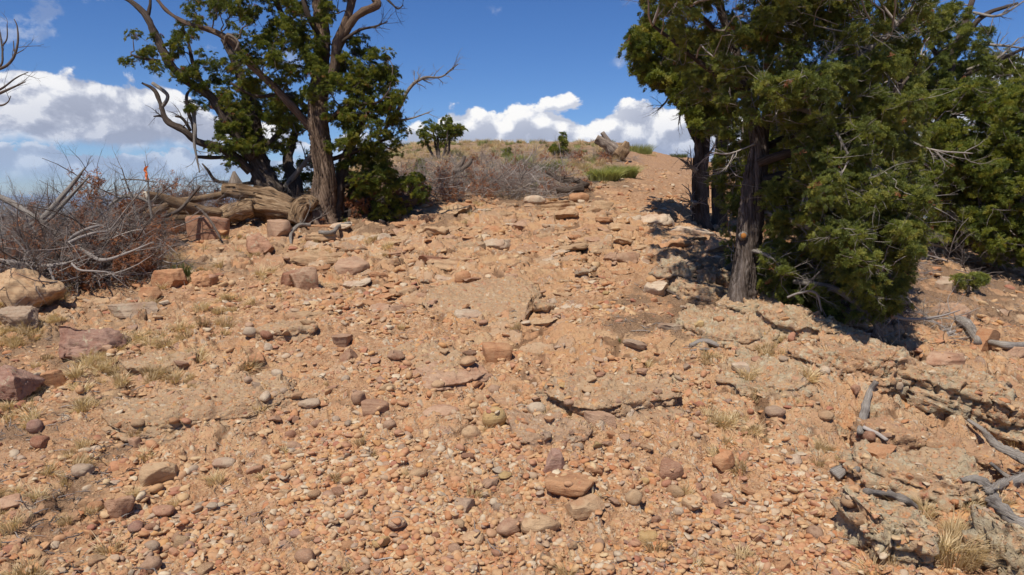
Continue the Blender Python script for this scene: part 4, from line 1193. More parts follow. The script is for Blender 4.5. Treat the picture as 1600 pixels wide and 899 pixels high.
# ---------------------------------------------------------------- the big juniper by the track (thick shaggy trunk)
def big_juniper():
    rng = np.random.default_rng(101)
    b, D = at(503, 348)
    root = empty('juniper_tree', b)
    tag(root, 'big old juniper with thick shaggy sunlit trunk beside the track', 'tree', 'junipers along the track')
    root.matrix_world = Matrix.Translation(b); inv = Matrix.Translation(-b)
    SK = []
    px = lambda p: p*.80/FPX*D
    limb(root, 'trunk', [(500, 366, D, px(27)), (503, 330, D, px(23)), (507, 280, D+.05, px(20)), (502, 230, D+.05, px(19)), (497, 180, D, px(18)), (500, 120, D+.1, px(16)), (504, 60, D+.1, px(14)), (500, 0, D+.1, px(13)), (505, -90, D, px(12))],
         'juniper_bark', 48, .17, 3, 130, .55, 2.2, .12, SK, strips=230)
    limb(root, 'trunk_fork', [(520, 345, D+.25, px(17)), (530, 290, D+.3, px(14)), (538, 250, D+.35, px(11)), (560, 205, D+.5, px(7)), (585, 150, D+.5, px(4))], 'dark_bark', 16, .15, 5, 40, .2, 1.5, .2, SK)
    L = [  # name, points
     [(505, 150, D+.05, px(11)), (520, 120, D-.1, px(12)), (528, 70, D-.2, px(12)), (545, 20, D-.2, px(10)), (560, -40, D-.1, px(8))],
     [(522, 95, D-.05, px(8)), (540, 50, D-.2, px(9)), (562, 22, D-.3, px(8)), (590, 8, D-.3, px(9)), (580, -8, D-.3, px(7))],
     [(488, 205, D+.05, px(9)), (455, 165, D-.1, px(9)), (420, 128, D-.2, px(8)), (380, 90, D-.3, px(8)), (362, 65, D-.4, px(8)), (330, 48, D-.4, px(6)), (295, 38, D-.5, px(5)), (262, 18, D-.5, px(4)), (240, -8, D-.5, px(3))],
     [(492, 120, D+.1, px(9)), (470, 70, D+.2, px(8)), (445, 30, D+.2, px(7)), (420, -20, D+.2, px(6))],
     [(500, 60, D, px(6)), (480, 20, D-.2, px(6)), (470, -20, D-.2, px(5))],
     [(510, 190, D-.1, px(6)), (545, 165, D-.3, px(5)), (590, 160, D-.4, px(3)), (610, 140, D-.4, px(2))],
     [(515, 250, D+.2, px(6)), (560, 235, D+.2, px(5)), (610, 215, D+.2, px(3))],
     [(515, 300, D+.2, px(6)), (560, 285, D+.3, px(5)), (620, 280, D+.3, px(3)), (650, 290, D+.3, px(2))],
     [(497, 180, D+.2, px(5)), (450, 150, D+.5, px(5)), (400, 150, D+.7, px(4)), (360, 130, D+.7, px(3))],
    ]
    for i, l in enumerate(L): limb(root, 'branch', [(a, c, d, r*.85) for a, c, d, r in l], 'juniper_bark' if i in (0, 1, 2) else 'dark_bark', 12, .13, 10+i, None, 0, 1.5, .15, SK)
    limb(root, 'dead_branch', [(600, 205, D+.1, px(4)), (622, 172, D, px(4)), (640, 138, D-.1, px(3.5)), (662, 122, D-.1, px(3)), (690, 120, D-.1, px(2)), (716, 100, D-.1, px(1))], 'grey_wood', 6, .05, 40, None, 0, 1, .1, None, 14, rng)
    limb(root, 'dead_branch', [(605, 190, D+.1, px(3)), (640, 186, D, px(2)), (672, 175, D, px(1))], 'grey_wood', 5, .05, 41, None, 0, 1, .1, None, 8, rng)
    limb(root, 'dead_branch', [(530, 68, D-.2, px(4)), (560, 48, D-.3, px(3)), (585, 42, D-.3, px(2)), (606, 34, D-.3, px(1))], 'dark_bark', 5, .05, 42, None, 0, 1, .1, None, 9, rng)
    limb(root, 'dead_branch', [(600, -6, D-.2, px(3)), (612, 6, D-.3, px(2)), (622, 14, D-.3, px(1.5)), (630, 8, D-.3, px(1))], 'dark_bark', 5, .05, 43, None, 0, 1, .1, None, 3, rng)
    limb(root, 'dead_branch', [(350, 70, D-.4, px(3)), (356, 55, D-.5, px(3)), (372, 66, D-.5, px(2.5)), (368, 80, D-.5, px(2))], 'dead_wood', 5, .05, 44, None, 0, 1, .1)
    B = [(562, 118, 44, D, .5, 1), (588, 148, 40, D, .5, 1), (575, 190, 42, D, .5, .9), (606, 205, 24, D, .3, .8), (540, 152, 36, D-.2, .4, 1), (532, 200, 30, D-.1, .4, .8), (600, 118, 26, D, .3, 1), (590, 85, 20, D, .3, .7), (560, 78, 22, D, .3, .7),
         (612, 165, 18, D, .3, .9), (608, 240, 22, D, .3, .8), (585, 245, 28, D+.3, .4, .6), (560, 275, 38, D+.4, .5, .8), (600, 290, 36, D+.4, .5, .8), (640, 290, 26, D+.3, .4, .7), (545, 300, 30, D+.7, .3, 1), (580, 255, 30, D+.2, .4, .8), (470, 140, 22, D+.3, .4, .7), (450, 190, 26, D+.6, .4, .7), (530, 235, 18, D-.25, .15, .6), (525, 120, 20, D-.3, .2, .8), (480, 60, 26, D-.3, .3, .8), (556, 318, 38, D+.5, .4, .8), (610, 318, 34, D+.4, .4, .8), (655, 275, 16, D+.4, .3, .7), (545, 240, 24, D+.4, .3, .6),
         (438, 70, 40, D-.2, .5, 1), (470, 98, 36, D-.2, .4, 1), (410, 85, 30, D-.2, .4, .9), (490, 128, 22, D-.25, .2, .9), (445, 118, 26, D-.1, .4, .7), (372, 84, 24, D-.2, .3, .6), (455, 34, 30, D-.1, .5, .7), (512, 22, 16, D-.3, .2, .5), (520, 40, 14, D-.35, .2, .6),
         (350, 28, 34, D-.3, .5, .35), (398, 24, 34, D-.2, .5, .5), (315, 52, 22, D-.5, .4, .5), (300, 12, 18, D-.5, .3, .3), (478, 165, 22, D+.3, .3, .5), (420, 150, 30, D+.5, .4, .5), (395, 120, 24, D+.4, .4, .6), (540, 92, 16, D-.2, .2, .5), (430, 5, 40, D, .4, .5), (360, -30, 60, D-.1, .5, .6), (480, -50, 80, D, .6, .7), (570, -70, 50, D, .5, .6)]
    foliage(root, [tuple(p) for p in SK], blobs_world(B, rng, 1.15, .12), rng, SPRIG, (.07, .16), 25, (.42, .78), 'twig_dark', .012, .42, .012, 1.1, .22)
    for c in list(root.children): c.matrix_parent_inverse = inv
    return D, b
DB, BB = big_juniper()

# ---------------------------------------------------------------- the leaning juniper behind it
def leaning_juniper():
    rng = np.random.default_rng(102)
    D = DB+1.6
    g = pt(445, 318, D); b = Vector((g.x, g.y, ground_z(g.x, g.y)))
    root = empty('juniper_tree', b); root.matrix_world = Matrix.Translation(b); inv = Matrix.Translation(-b)
    tag(root, 'dark multi stemmed juniper leaning outward behind the log pile', 'tree', 'junipers along the track')
    SK = []; px = lambda p: p*.78/FPX*D
    limb(root, 'trunk', [(425, 335, D, px(30)), (420, 300, D, px(26)), (405, 260, D, px(20)), (398, 220, D, px(17)), (392, 170, D, px(13)), (372, 110, D, px(9)), (350, 60, D, px(6))], 'dark_bark', 24, .15, 7, 60, .3, 1.5, .2, SK)
    limb(root, 'trunk_fork', [(450, 330, D+.2, px(22)), (462, 290, D+.2, px(15)), (450, 250, D+.3, px(10)), (462, 205, D+.4, px(7))], 'dark_bark', 16, .15, 8, 30, .2, 1.5, .2, SK)
    # the long outer stem that rises to the upper left corner of the crown
    limb(root, 'branch', [(395, 250, D-.1, px(11)), (372, 215, D-.2, px(11)), (352, 185, D-.3, px(12)), (330, 152, D-.4, px(9)), (290, 125, D-.5, px(8)), (262, 95, D-.6, px(8)), (245, 60, D-.6, px(7)), (228, 25, D-.6, px(6)), (205, 3, D-.6, px(4)), (186, -6, D-.6, px(3))], 'dark_bark', 12, .12, 9, None, 0, 1.5, .15, SK)
    limb(root, 'branch', [(230, 28, D-.6, px(4)), (235, 5, D-.6, px(3)), (232, -20, D-.6, px(3))], 'dark_bark', 8, .1, 91, None, 0, 1.5, .1, SK)
    limb(root, 'branch', [(392, 268, D-.1, px(11)), (372, 250, D-.2, px(9)), (345, 232, D-.3, px(8)), (310, 222, D-.4, px(7)), (288, 205, D-.5, px(7)), (262, 190, D-.5, px(6)), (250, 160, D-.5, px(4)), (240, 140, D-.5, px(4)), (222, 130, D-.5, px(2))], 'dark_bark', 10, .12, 12, None, 0, 1.5, .2, SK)
    limb(root, 'dead_branch', [(305, 222, D-.4, px(4)), (302, 195, D-.5, px(4)), (294, 175, D-.5, px(3.5)), (292, 150, D-.5, px(3)), (300, 138, D-.5, px(2))], 'dark_bark', 7, .1, 13, None, 0, 1, .1)
    limb(root, 'dead_branch', [(302, 175, D-.5, px(4)), (305, 200, D-.6, px(3.5)), (304, 225, D-.6, px(3)), (308, 250, D-.6, px(2)), (312, 270, D-.6, px(1))], 'grey_wood', 6, .1, 14, None, 0, 1, .1, None, 3, rng)
    limb(root, 'dead_branch', [(250, 172, D-.5, px(4)), (262, 150, D-.5, px(4)), (238, 130, D-.5, px(3.2))], 'grey_wood', 7, .1, 15, None, 0, 1, .1)
    limb(root, 'dead_branch', [(362, 246, D-.2, px(4)), (330, 246, D-.25, px(4)), (308, 245, D-.3, px(3))], 'dark_bark', 7, .1, 16, None, 0, 1, .1)
    limb(root, 'dead_branch', [(405, 285, D, px(4)), (365, 288, D-.1, px(3.5)), (337, 282, D-.2, px(3)), (326, 268, D-.3, px(3)), (316, 256, D-.3, px(1.5))], 'dark_bark', 6, .1, 17, None, 0, 1, .1)
    limb(root, 'dead_branch', [(298, 205, D-.4, px(3)), (285, 185, D-.5, px(3)), (274, 182, D-.5, px(2))], 'dark_bark', 6, .1, 18, None, 0, 1, .1, None, 4, rng)
    limb(root, 'dead_branch', [(262, 190, D-.4, px(3)), (252, 182, D-.5, px(2.5)), (240, 182, D-.5, px(1.2))], 'dark_bark', 6, .1, 19, None, 0, 1, .1, None, 4, rng)
    limb(root, 'branch', [(330, 150, D-.3, px(5)), (305, 110, D-.3, px(4)), (295, 70, D-.3, px(3)), (285, 40, D-.3, px(2))], 'dark_bark', 8, .1, 20, None, 0, 1.5, .1, SK)
    limb(root, 'branch', [(400, 240, D, px(7)), (430, 215, D-.1, px(6)), (455, 180, D-.1, px(4)), (465, 150, D, px(3))], 'dark_bark', 8, .1, 21, None, 0, 1.5, .1, SK)
    limb(root, 'branch', [(440, 300, D+.2, px(7)), (470, 262, D, px(5)), (490, 235, D, px(4))], 'grey_wood', 8, .1, 22, None, 0, 1.5, .1, SK, 10, rng)
    limb(root, 'branch', [(250, 95, D-.6, px(3)), (225, 92, D-.6, px(2.5)), (205, 86, D-.6, px(2))], 'dark_bark', 6, .1, 23, None, 0, 1.5, .1, SK)
    B = [(374, 158, 34, D-.2, .4, 1), (368, 200, 32, D-.2, .4, 1), (398, 205, 34, D-.2, .4, .95), (350, 205, 22, D-.3, .3, .9), (425, 190, 28, D-.1, .4, .8), (372, 240, 24, D-.25, .25, 1), (380, 120, 26, D-.1, .3, .7), (428, 232, 18, D, .3, .8), (345, 225, 14, D-.3, .3, .8),
         (206, 84, 11, D-.6, .12, 1.1), (198, 92, 6, D-.6, .1, 1.3), (232, 92, 16, D-.6, .2, 1.1), (240, 114, 14, D-.6, .2, 1), (214, 52, 8, D-.6, .1, .9), (240, 64, 12, D-.6, .15, .7), (265, 58, 18, D-.5, .25, .9), (282, 82, 16, D-.5, .25, .9), (290, 110, 16, D-.5, .25, .9), (258, 95, 12, D-.55, .2, .8), (300, 130, 18, D-.4, .25, .9), (320, 95, 24, D-.3, .3, .7), (320, 150, 20, D-.3, .3, .7), (300, 160, 18, D-.4, .3, .5), (345, 120, 22, D-.2, .3, .6), (270, 35, 14, D-.5, .2, .4), (450, 210, 24, D+.1, .3, .6), (455, 172, 20, D+.1, .3, .5),
         (430, 285, 26, D+.6, .4, .7), (400, 240, 26, D+.3, .3, .8), (345, 165, 26, D, .4, .8), (415, 160, 26, D+.2, .4, .8), (385, 180, 30, D+.4, .3, .8), (470, 290, 30, D+.6, .5, .9), (465, 318, 26, D+.3, .4, .8), (480, 255, 20, D+.5, .4, .7), (415, 310, 16, D+.6, .3, .5), (330, 15, 30, D-.4, .4, .4), (380, 50, 30, D-.1, .4, .5)]
    foliage(root, [tuple(p) for p in SK], blobs_world(B, rng, 1.15, .13), rng, SPRIG, (.08, .17), 25, (.45, .85), 'twig_dark', .012, .45, .02, 1.2, .2)
    for c in list(root.children): c.matrix_parent_inverse = inv
leaning_juniper()

# ---------------------------------------------------------------- the near juniper on the right, and the ones behind it
def near_juniper():
    rng = np.random.default_rng(103)
    b, D = at(1157, 478)
    root = empty('juniper_tree', b); root.matrix_world = Matrix.Translation(b); inv = Matrix.Translation(-b)
    tag(root, 'leafy juniper with shredded grey trunk rising from lichened rock', 'tree', 'junipers along the track')
    SK = []; px = lambda p: p*.86/FPX*D
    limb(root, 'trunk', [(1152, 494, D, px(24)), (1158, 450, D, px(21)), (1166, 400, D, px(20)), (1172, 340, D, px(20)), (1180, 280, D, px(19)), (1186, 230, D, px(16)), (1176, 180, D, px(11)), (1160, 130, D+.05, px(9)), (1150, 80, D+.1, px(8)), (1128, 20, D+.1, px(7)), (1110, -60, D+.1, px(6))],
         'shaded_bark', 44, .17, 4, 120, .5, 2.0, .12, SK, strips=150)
    def br(pts, mat='dark_bark', name='branch', fork=None, seed=0, sides=9):
        limb(root, name, pts, mat, sides, .12, 20+seed, None, 0, 1.5, .12, SK, fork, rng)
    br([(1190, 240, D, px(9)), (1196, 190, D, px(9)), (1200, 140, D+.1, px(8)), (1205, 80, D+.2, px(7)), (1230, 10, D+.2, px(6)), (1240, -80, D+.2, px(5))], seed=1)
    br([(1185, 255, D-.1, px(9)), (1215, 245, D-.2, px(9)), (1240, 238, D-.3, px(7)), (1256, 230, D-.4, px(5)), (1290, 205, D-.5, px(3.5)), (1320, 170, D-.5, px(2))], 'dark_bark', seed=2)
    br([(1185, 285, D-.05, px(10)), (1225, 275, D-.1, px(10)), (1265, 272, D-.1, px(8)), (1310, 250, D-.2, px(6)), (1350, 200, D-.3, px(5)), (1390, 150, D-.3, px(4)), (1440, 90, D-.4, px(3))], seed=3)
    br([(1325, 210, D-.6, px(5)), (1345, 192, D-.7, px(6)), (1375, 175, D-.7, px(6)), (1390, 160, D-.7, px(4)), (1420, 120, D-.8, px(2))], 'dead_wood', seed=4)
    br([(1205, 90, D+.1, px(6)), (1280, 110, D-.3, px(6)), (1340, 90, D-.5, px(5)), (1400, 40, D-.6, px(4)), (1445, 0, D-.6, px(3))], 'grey_wood', fork=6, seed=5)
    br([(1160, 140, D, px(6)), (1110, 110, D-.2, px(5)), (1060, 70, D-.3, px(4)), (1020, 40, D-.3, px(3))], seed=6)
    br([(1190, 330, D, px(6)), (1250, 350, D-.4, px(5)), (1320, 380, D-.7, px(4)), (1380, 420, D-.9, px(3))], 'grey_wood', fork=6, seed=7)
    br([(1195, 230, D+.1, px(7)), (1280, 200, D+.5, px(6)), (1380, 220, D+.8, px(5)), (1450, 260, D+.9, px(3))], seed=8)
    br([(1180, 300, D+.1, px(7)), (1250, 300, D+.7, px(6)), (1340, 320, D+1.0, px(5)), (1420, 340, D+1.1, px(3))], seed=9)
    br([(1168, 390, D, px(4)), (1200, 400, D-.3, px(3)), (1230, 430, D-.4, px(2))], 'grey_wood', fork=3, seed=10)
    br([(1150, 80, D, px(5)), (1100, 30, D-.2, px(4)), (1050, -20, D-.2, px(3))], seed=11)
    br([(1230, 10, D+.1, px(5)), (1320, -30, D-.2, px(4)), (1420, -80, D-.3, px(3))], seed=12)
    br([(1195, 160, D-.05, px(4)), (1250, 170, D-.6, px(4)), (1300, 200, D-.9, px(3)), (1330, 250, D-1.0, px(2))], 'grey_wood', fork=5, seed=13)
    # bare silver boughs hanging at the hem of the crown
    for k, l in enumerate([
        [(1240, 440, D-.3, px(5)), (1300, 450, D-.5, px(5)), (1345, 480, D-.6, px(6)), (1380, 525, D-.6, px(3))],
        [(1330, 300, D-.6, px(2.5)), (1362, 378, D-.7, px(2.5)), (1362, 395, D-.7, px(2)), (1400, 410, D-.8, px(1))],
        [(1230, 465, D-.5, px(2)), (1250, 458, D-.55, px(2)), (1275, 458, D-.6, px(2)), (1284, 488, D-.6, px(1.5))],
        [(1350, 480, D-.5, px(3)), (1410, 498, D-.6, px(3)), (1460, 496, D-.6, px(2)), (1500, 485, D-.5, px(1))],
        [(1240, 240, D-.3, px(2)), (1258, 290, D-.6, px(2)), (1250, 330, D-.6, px(1.5))],
        [(1420, 220, D-.4, px(2)), (1460, 235, D-.5, px(2)), (1520, 240, D-.5, px(1))],
        [(1300, 265, D-.8, px(2)), (1345, 300, D-.9, px(2)), (1395, 305, D-.9, px(1))],
        [(1265, 130, D-.7, px(2.5)), (1290, 92, D-.8, px(3)), (1300, 80, D-.8, px(2))],
        [(1390, 430, D-.7, px(2)), (1400, 480, D-.7, px(2)), (1388, 505, D-.7, px(1.5))],
        [(1180, 225, D-.4, px(1.5)), (1140, 240, D-.5, px(1.5)), (1110, 238, D-.5, px(1))]]):
        limb(root, 'dead_branch', l, 'twig_pale' if k != 0 else 'grey_wood', 5, .05, 60+k, None, 0, 1, .1, None, 6, rng)
    st, sd = pt(1160, 369, D-px(20)), None
    T = Tubes(); c0 = pt(1161, 369, D-px(12)); T.add([c0, c0+Vector((-.015, -.06, .005))], [px(9), px(7)], 12, 4, .08, 0, 3)
    s = link('branch_stub', T.mesh('branch_stub'), 'grey_wood', root)
    T = Tubes(); T.add([c0+Vector((-.015, -.059, .005)), c0+Vector((-.016, -.063, .0052))], [px(5.4), px(5)], 12, 3, .05, 0, 3)
    e = link('cut_end', T.mesh('cut_end'), 'cut_wood_orange', s)
    # crown: three layers of depth, open round the trunk
    C = []
    def fill(poly, n, d0, d1):
        for p in poly_sample(poly, n, rng): C.append(tuple(pt(p[0], p[1], rng.uniform(d0, d1))))
    fill([(925, -330), (1300, -360), (1400, -110), (1010, -105), (950, -180)], 190, D-1.9, D+1.0)
    fill([(1105, 190), (1160, 190), (1165, 330), (1150, 420), (1120, 330)], 22, D+.6, D+1.4)
    fill([(1150, -60), (1330, -60), (1330, 90), (1170, 90)], 80, D-.8, D+.8)
    fill([(1190, 300), (1225, 280), (1240, 380), (1200, 400)], 12, D-.35, D+.2)
    topl = [(1010, -90), (1480, -90), (1470, 40), (1420, 110), (1300, 160), (1215, 190), (1200, 130), (1125, 120), (1040, 110), (1000, 50)]
    fill(topl, 260, D-1.2, D+1.2)
    fill([(1215, 120), (1420, 70), (1440, 200), (1425, 300), (1380, 340), (1300, 290), (1262, 225), (1215, 215)], 210, D-1.3, D+1.0)
    fill([(1262, 300), (1330, 270), (1440, 290), (1445, 350), (1410, 440), (1330, 440), (1290, 400), (1260, 350)], 130, D-1.3, D-.1)
    fill([(1205, 200), (1440, 200), (1450, 350), (1420, 430), (1290, 480), (1215, 460), (1195, 330)], 260, D+.3, D+1.7)
    fill([(1070, 90), (1140, 120), (1150, 175), (1110, 190), (1090, 170)], 24, D+.5, D+1.3)
    fill([(1195, 395), (1290, 390), (1300, 470), (1250, 485), (1200, 455)], 46, D-.5, D+.3)
    fill([(1330, 430), (1400, 410), (1420, 440), (1385, 485), (1350, 490)], 16, D-.9, D-.5)
    fill([(1360, 450), (1410, 440), (1400, 485), (1370, 490)], 8, D-.9, D-.6)
    fill([(1270, 480), (1310, 478), (1305, 500), (1278, 498)], 5, D-.5, D-.3)
    fill([(1100, 120), (1160, 100), (1215, 130), (1215, 200), (1150, 175), (1110, 170)], 16, D-.7, D-.1)
    fill([(1215, 215), (1300, 200), (1320, 290), (1240, 300)], 26, D-.9, D-.45)
    foliage(root, [tuple(p) for p in SK], C, rng, SPRIG_B, (.07, .17), 36, (.36, .66), 'twig_pale', .008, .42, .014, .75, .5)
    for c in root.children: c.matrix_parent_inverse = inv
    return D
DN = near_juniper()

def side_tree(label, u, v, D, limbs, fills, seed, coll, per=15, scale=(.8, 1.3), rball=(.09, .16), twig='twig_dark', mat='dark_bark', bare=.2, dead=.004, bl=(), extras=()):
    rng = np.random.default_rng(seed)
    g = pt(u, v, D); b = Vector((g.x, g.y, ground_z(g.x, g.y)))
    root = empty('juniper_tree', b); root.matrix_world = Matrix.Translation(b); inv = Matrix.Translation(-b)
    tag(root, label, 'tree', 'junipers along the track')
    SK = []
    for i, l in enumerate(limbs):
        P = [(a, c, D+dd, r/FPX*D) for a, c, dd, r in l]
        limb(root, 'trunk' if i == 0 else 'branch', P, mat, 14 if i == 0 else 8, .14, seed+i, None, .35 if i == 0 else 0, 1.5, .15, SK, strips=70 if i == 0 and seed in (104, 105) else 0)
    for l in extras:
        limb(root, 'dead_branch', [(a, c, D+dd, r/FPX*D) for a, c, dd, r in l], 'grey_wood', 5, .06, seed, None, 0, 1, .1, None, 8, rng)
    C = []
    for poly, n, d0, d1 in fills:
        for p in poly_sample(poly, n, rng): C.append(tuple(pt(p[0], p[1], D+rng.uniform(d0, d1))))
    if bl: C += [tuple(c) for c in blobs_world([(a, c, r, D+dd, sp, den) for a, c, r, dd, sp, den in bl], rng)]
    foliage(root, [tuple(p) for p in SK], C, rng, coll, rball, per, scale, twig, .011, .5, dead, 1.0, bare)
    for c in root.children: c.matrix_parent_inverse = inv
    return root

_, DC = at(1096, 352)
side_tree('slim dark juniper whose rounded crown overhangs the track', 1096, 352, DC,
          [[(1096, 362, 0, 14), (1094, 300, 0, 13), (1096, 240, 0, 12), (1100, 180, 0, 10), (1092, 120, 0, 7), (1080, 60, 0, 5)],
           [(1097, 190, 0, 6), (1070, 150, -.2, 5), (1040, 110, -.3, 4), (1010, 80, -.3, 2)], [(1100, 170, 0, 5), (1120, 120, .1, 4), (1110, 60, .1, 3)], [(1094, 230, 0, 5), (1080, 205, -.1, 4), (1070, 175, -.1, 2)]],
          [([(978, 58), (1002, 34), (1050, 45), (1110, 70), (1140, 120), (1130, 190), (1095, 215), (1068, 165), (1030, 140), (998, 128), (990, 95)], 230, -1.5, .5)],
          104, SPRIG, extras=[[(1088, 318, -.05, 5), (1080, 316, -.25, 4), (1078, 316, -.3, 3)], [(1090, 268, -.05, 5), (1082, 262, -.15, 4), (1079, 261, -.2, 3)], [(1096, 250, 0, 3), (1108, 240, -.2, 2), (1118, 225, -.2, 1)], [(1050, 140, -.2, 2), (1040, 160, -.3, 1.5), (1028, 172, -.3, 1)], [(1075, 150, -.3, 2), (1065, 170, -.3, 1.5), (1060, 195, -.3, 1)]])
_, DC2 = at(1124, 350)
side_tree('thin shaded juniper stem tucked behind the slim dark one', 1126, 348, DC+.7,
          [[(1126, 360, 0, 11), (1122, 300, 0, 10), (1126, 240, 0, 9), (1132, 180, 0, 8), (1140, 100, 0, 5)], [(1124, 260, 0, 4), (1145, 230, .1, 3), (1160, 220, .1, 2)]],
          [([(1110, 60), (1180, 60), (1200, 180), (1190, 300), (1150, 330), (1140, 220), (1110, 170)], 70, .2, 1.2)], 105, SPRIG)
_, DD = at(1490, 412)
side_tree('low spreading juniper with short trunk and wispy grey lower boughs', 1490, 412, DD,
          [[(1490, 424, 0, 12), (1492, 395, 0, 11), (1494, 340, .1, 9), (1498, 260, .1, 7), (1490, 180, .1, 5)],
           [(1492, 390, 0, 5), (1530, 375, -.5, 4), (1590, 350, -.8, 2)], [(1494, 330, 0, 5), (1550, 290, -.3, 4), (1600, 250, -.4, 3)], [(1495, 300, 0, 5), (1460, 260, -.2, 3), (1440, 200, -.2, 2)], [(1492, 385, 0, 4), (1450, 370, -.4, 3), (1410, 350, -.6, 2)]],
          [([(1445, 160), (1520, 120), (1600, 150), (1680, 200), (1680, 380), (1560, 400), (1450, 380), (1430, 290)], 440, -1.3, 1.3), ([(1530, 130), (1680, 110), (1700, 400), (1540, 410)], 170, -1.5, -.3)], 106, SPRIG, 19, (.75, 1.3), (.12, .22), 'twig_grey', bare=.35,
          extras=[[(1492, 392, -.1, 2.5), (1470, 385, -.5, 2), (1440, 378, -.7, 1)], [(1494, 392, -.1, 2.5), (1520, 380, -.5, 2), (1570, 392, -.8, 1)], [(1492, 380, -.1, 2), (1505, 350, -.6, 2), (1480, 330, -.8, 1)]])
side_tree('airy tall juniper with thin grey wisps reaching into open sky', 1455, 400, DD+2.2,
          [[(1470, 400, 0, 14), (1465, 300, 0, 12), (1470, 200, 0, 10), (1480, 120, 0, 8), (1500, 60, 0, 6), (1520, 0, 0, 4)],
           [(1475, 160, 0, 6), (1520, 110, -.3, 5), (1570, 90, -.4, 3), (1610, 70, -.4, 2)], [(1490, 90, 0, 5), (1530, 30, -.3, 4), (1590, 5, -.4, 2)], [(1470, 220, 0, 6), (1420, 150, -.3, 5), (1400, 80, -.3, 3)], [(1480, 110, 0, 4), (1440, 50, 0, 3)]],
          [([(1380, 20), (1500, 10), (1545, 50), (1540, 110), (1520, 150), (1440, 200), (1390, 180)], 150, -1.2, 1.2), ([(1530, 90), (1620, 80), (1640, 210), (1540, 210)], 70, -.8, .8)], 107, SPRIG_B, 17, (.8, 1.4), (.13, .24), 'twig_grey', bare=.5,
          extras=[[(1540, 70, -.3, 2.5), (1570, 72, -.5, 2), (1600, 76, -.5, 1)], [(1520, 20, -.3, 2.5), (1560, 25, -.5, 2), (1600, 2, -.5, 1)], [(1510, 110, -.3, 2.5), (1560, 90, -.5, 2), (1592, 60, -.5, 1)]])
# trees that close the gaps behind the crowns on the right
for k, (u, D, s, lab) in enumerate([(1640, 17, 1.0, 'dense juniper in deep shade beyond the low spreading one'), (1330, 18, .8, 'dark juniper seen in gaps of the near crown'), (1230, 15, .62, 'smaller juniper behind the near trunk, seen through its boughs'), (1520, 21, .9, 'far juniper filling the gap above the low spreading one')]):
    h = 300*12/D*s
    g = pt(u, 400, D); vb = px_xy(np.array([g.x]), np.array([g.y]))[1][0]
    side_tree(lab, u, vb, D, [[(u, vb+8, 0, 12), (u+4, vb-h*.5, 0, 9), (u, vb-h, 0, 4)], [(u, vb-h*.3, 0, 5), (u+h*.4, vb-h*.6, .3, 2)], [(u, vb-h*.3, 0, 5), (u-h*.4, vb-h*.6, -.3, 2)]],
              [([(u-h*.42, vb-h*.15), (u-h*.5, vb-h*.5), (u-h*.25, vb-h*.95), (u+h*.1, vb-h*1.1), (u+h*.4, vb-h*.8), (u+h*.5, vb-h*.4), (u+h*.4, vb-h*.1)], 190, -1.6, 1.6)], 120+k, SPRIG, 12, (1.5, 2.4), (.18, .32), bare=.1)

# small lone tree on the hill
side_tree('small lone rounded juniper with many bare stems on the far hillside', 686, 262, 23,
          [[(688, 270, 0, 3), (686, 245, 0, 3), (684, 215, 0, 2)], [(686, 262, 0, 2.6), (672, 235, 0, 2), (662, 212, 0, 1.5)], [(688, 262, 0, 2.6), (700, 240, 0, 2.2), (704, 210, 0, 1.6), (714, 205, 0, 1)], [(687, 258, 0, 2), (680, 225, .2, 1.8), (676, 200, .2, 1)], [(688, 256, 0, 2), (697, 228, -.2, 1.6), (700, 200, -.2, 1)]],
          [], 108, SPRIG, 13, (.8, 1.3), (.12, .24), bare=.1, bl=[(668, 210, 12, 0, .3, .8), (688, 212, 12, 0, .3, .7), (706, 206, 13, 0, .3, .9), (694, 228, 10, 0, .3, .4), (660, 222, 6, 0, .2, .7), (680, 212, 8, 0, .2, .6), (710, 220, 6, 0, .2, .7), (694, 192, 6, 0, .2, .8), (662, 212, 8, 0, .25, .9), (672, 200, 9, 0, .25, .9), (686, 204, 9, 0, .25, .8), (704, 197, 11, 0, .25, 1.1), (716, 208, 8, 0, .25, 1.1), (700, 212, 8, 0, .25, .7), (656, 206, 5, 0, .2, .8), (690, 222, 8, 0, .2, .4), (670, 222, 7, 0, .2, .4)])

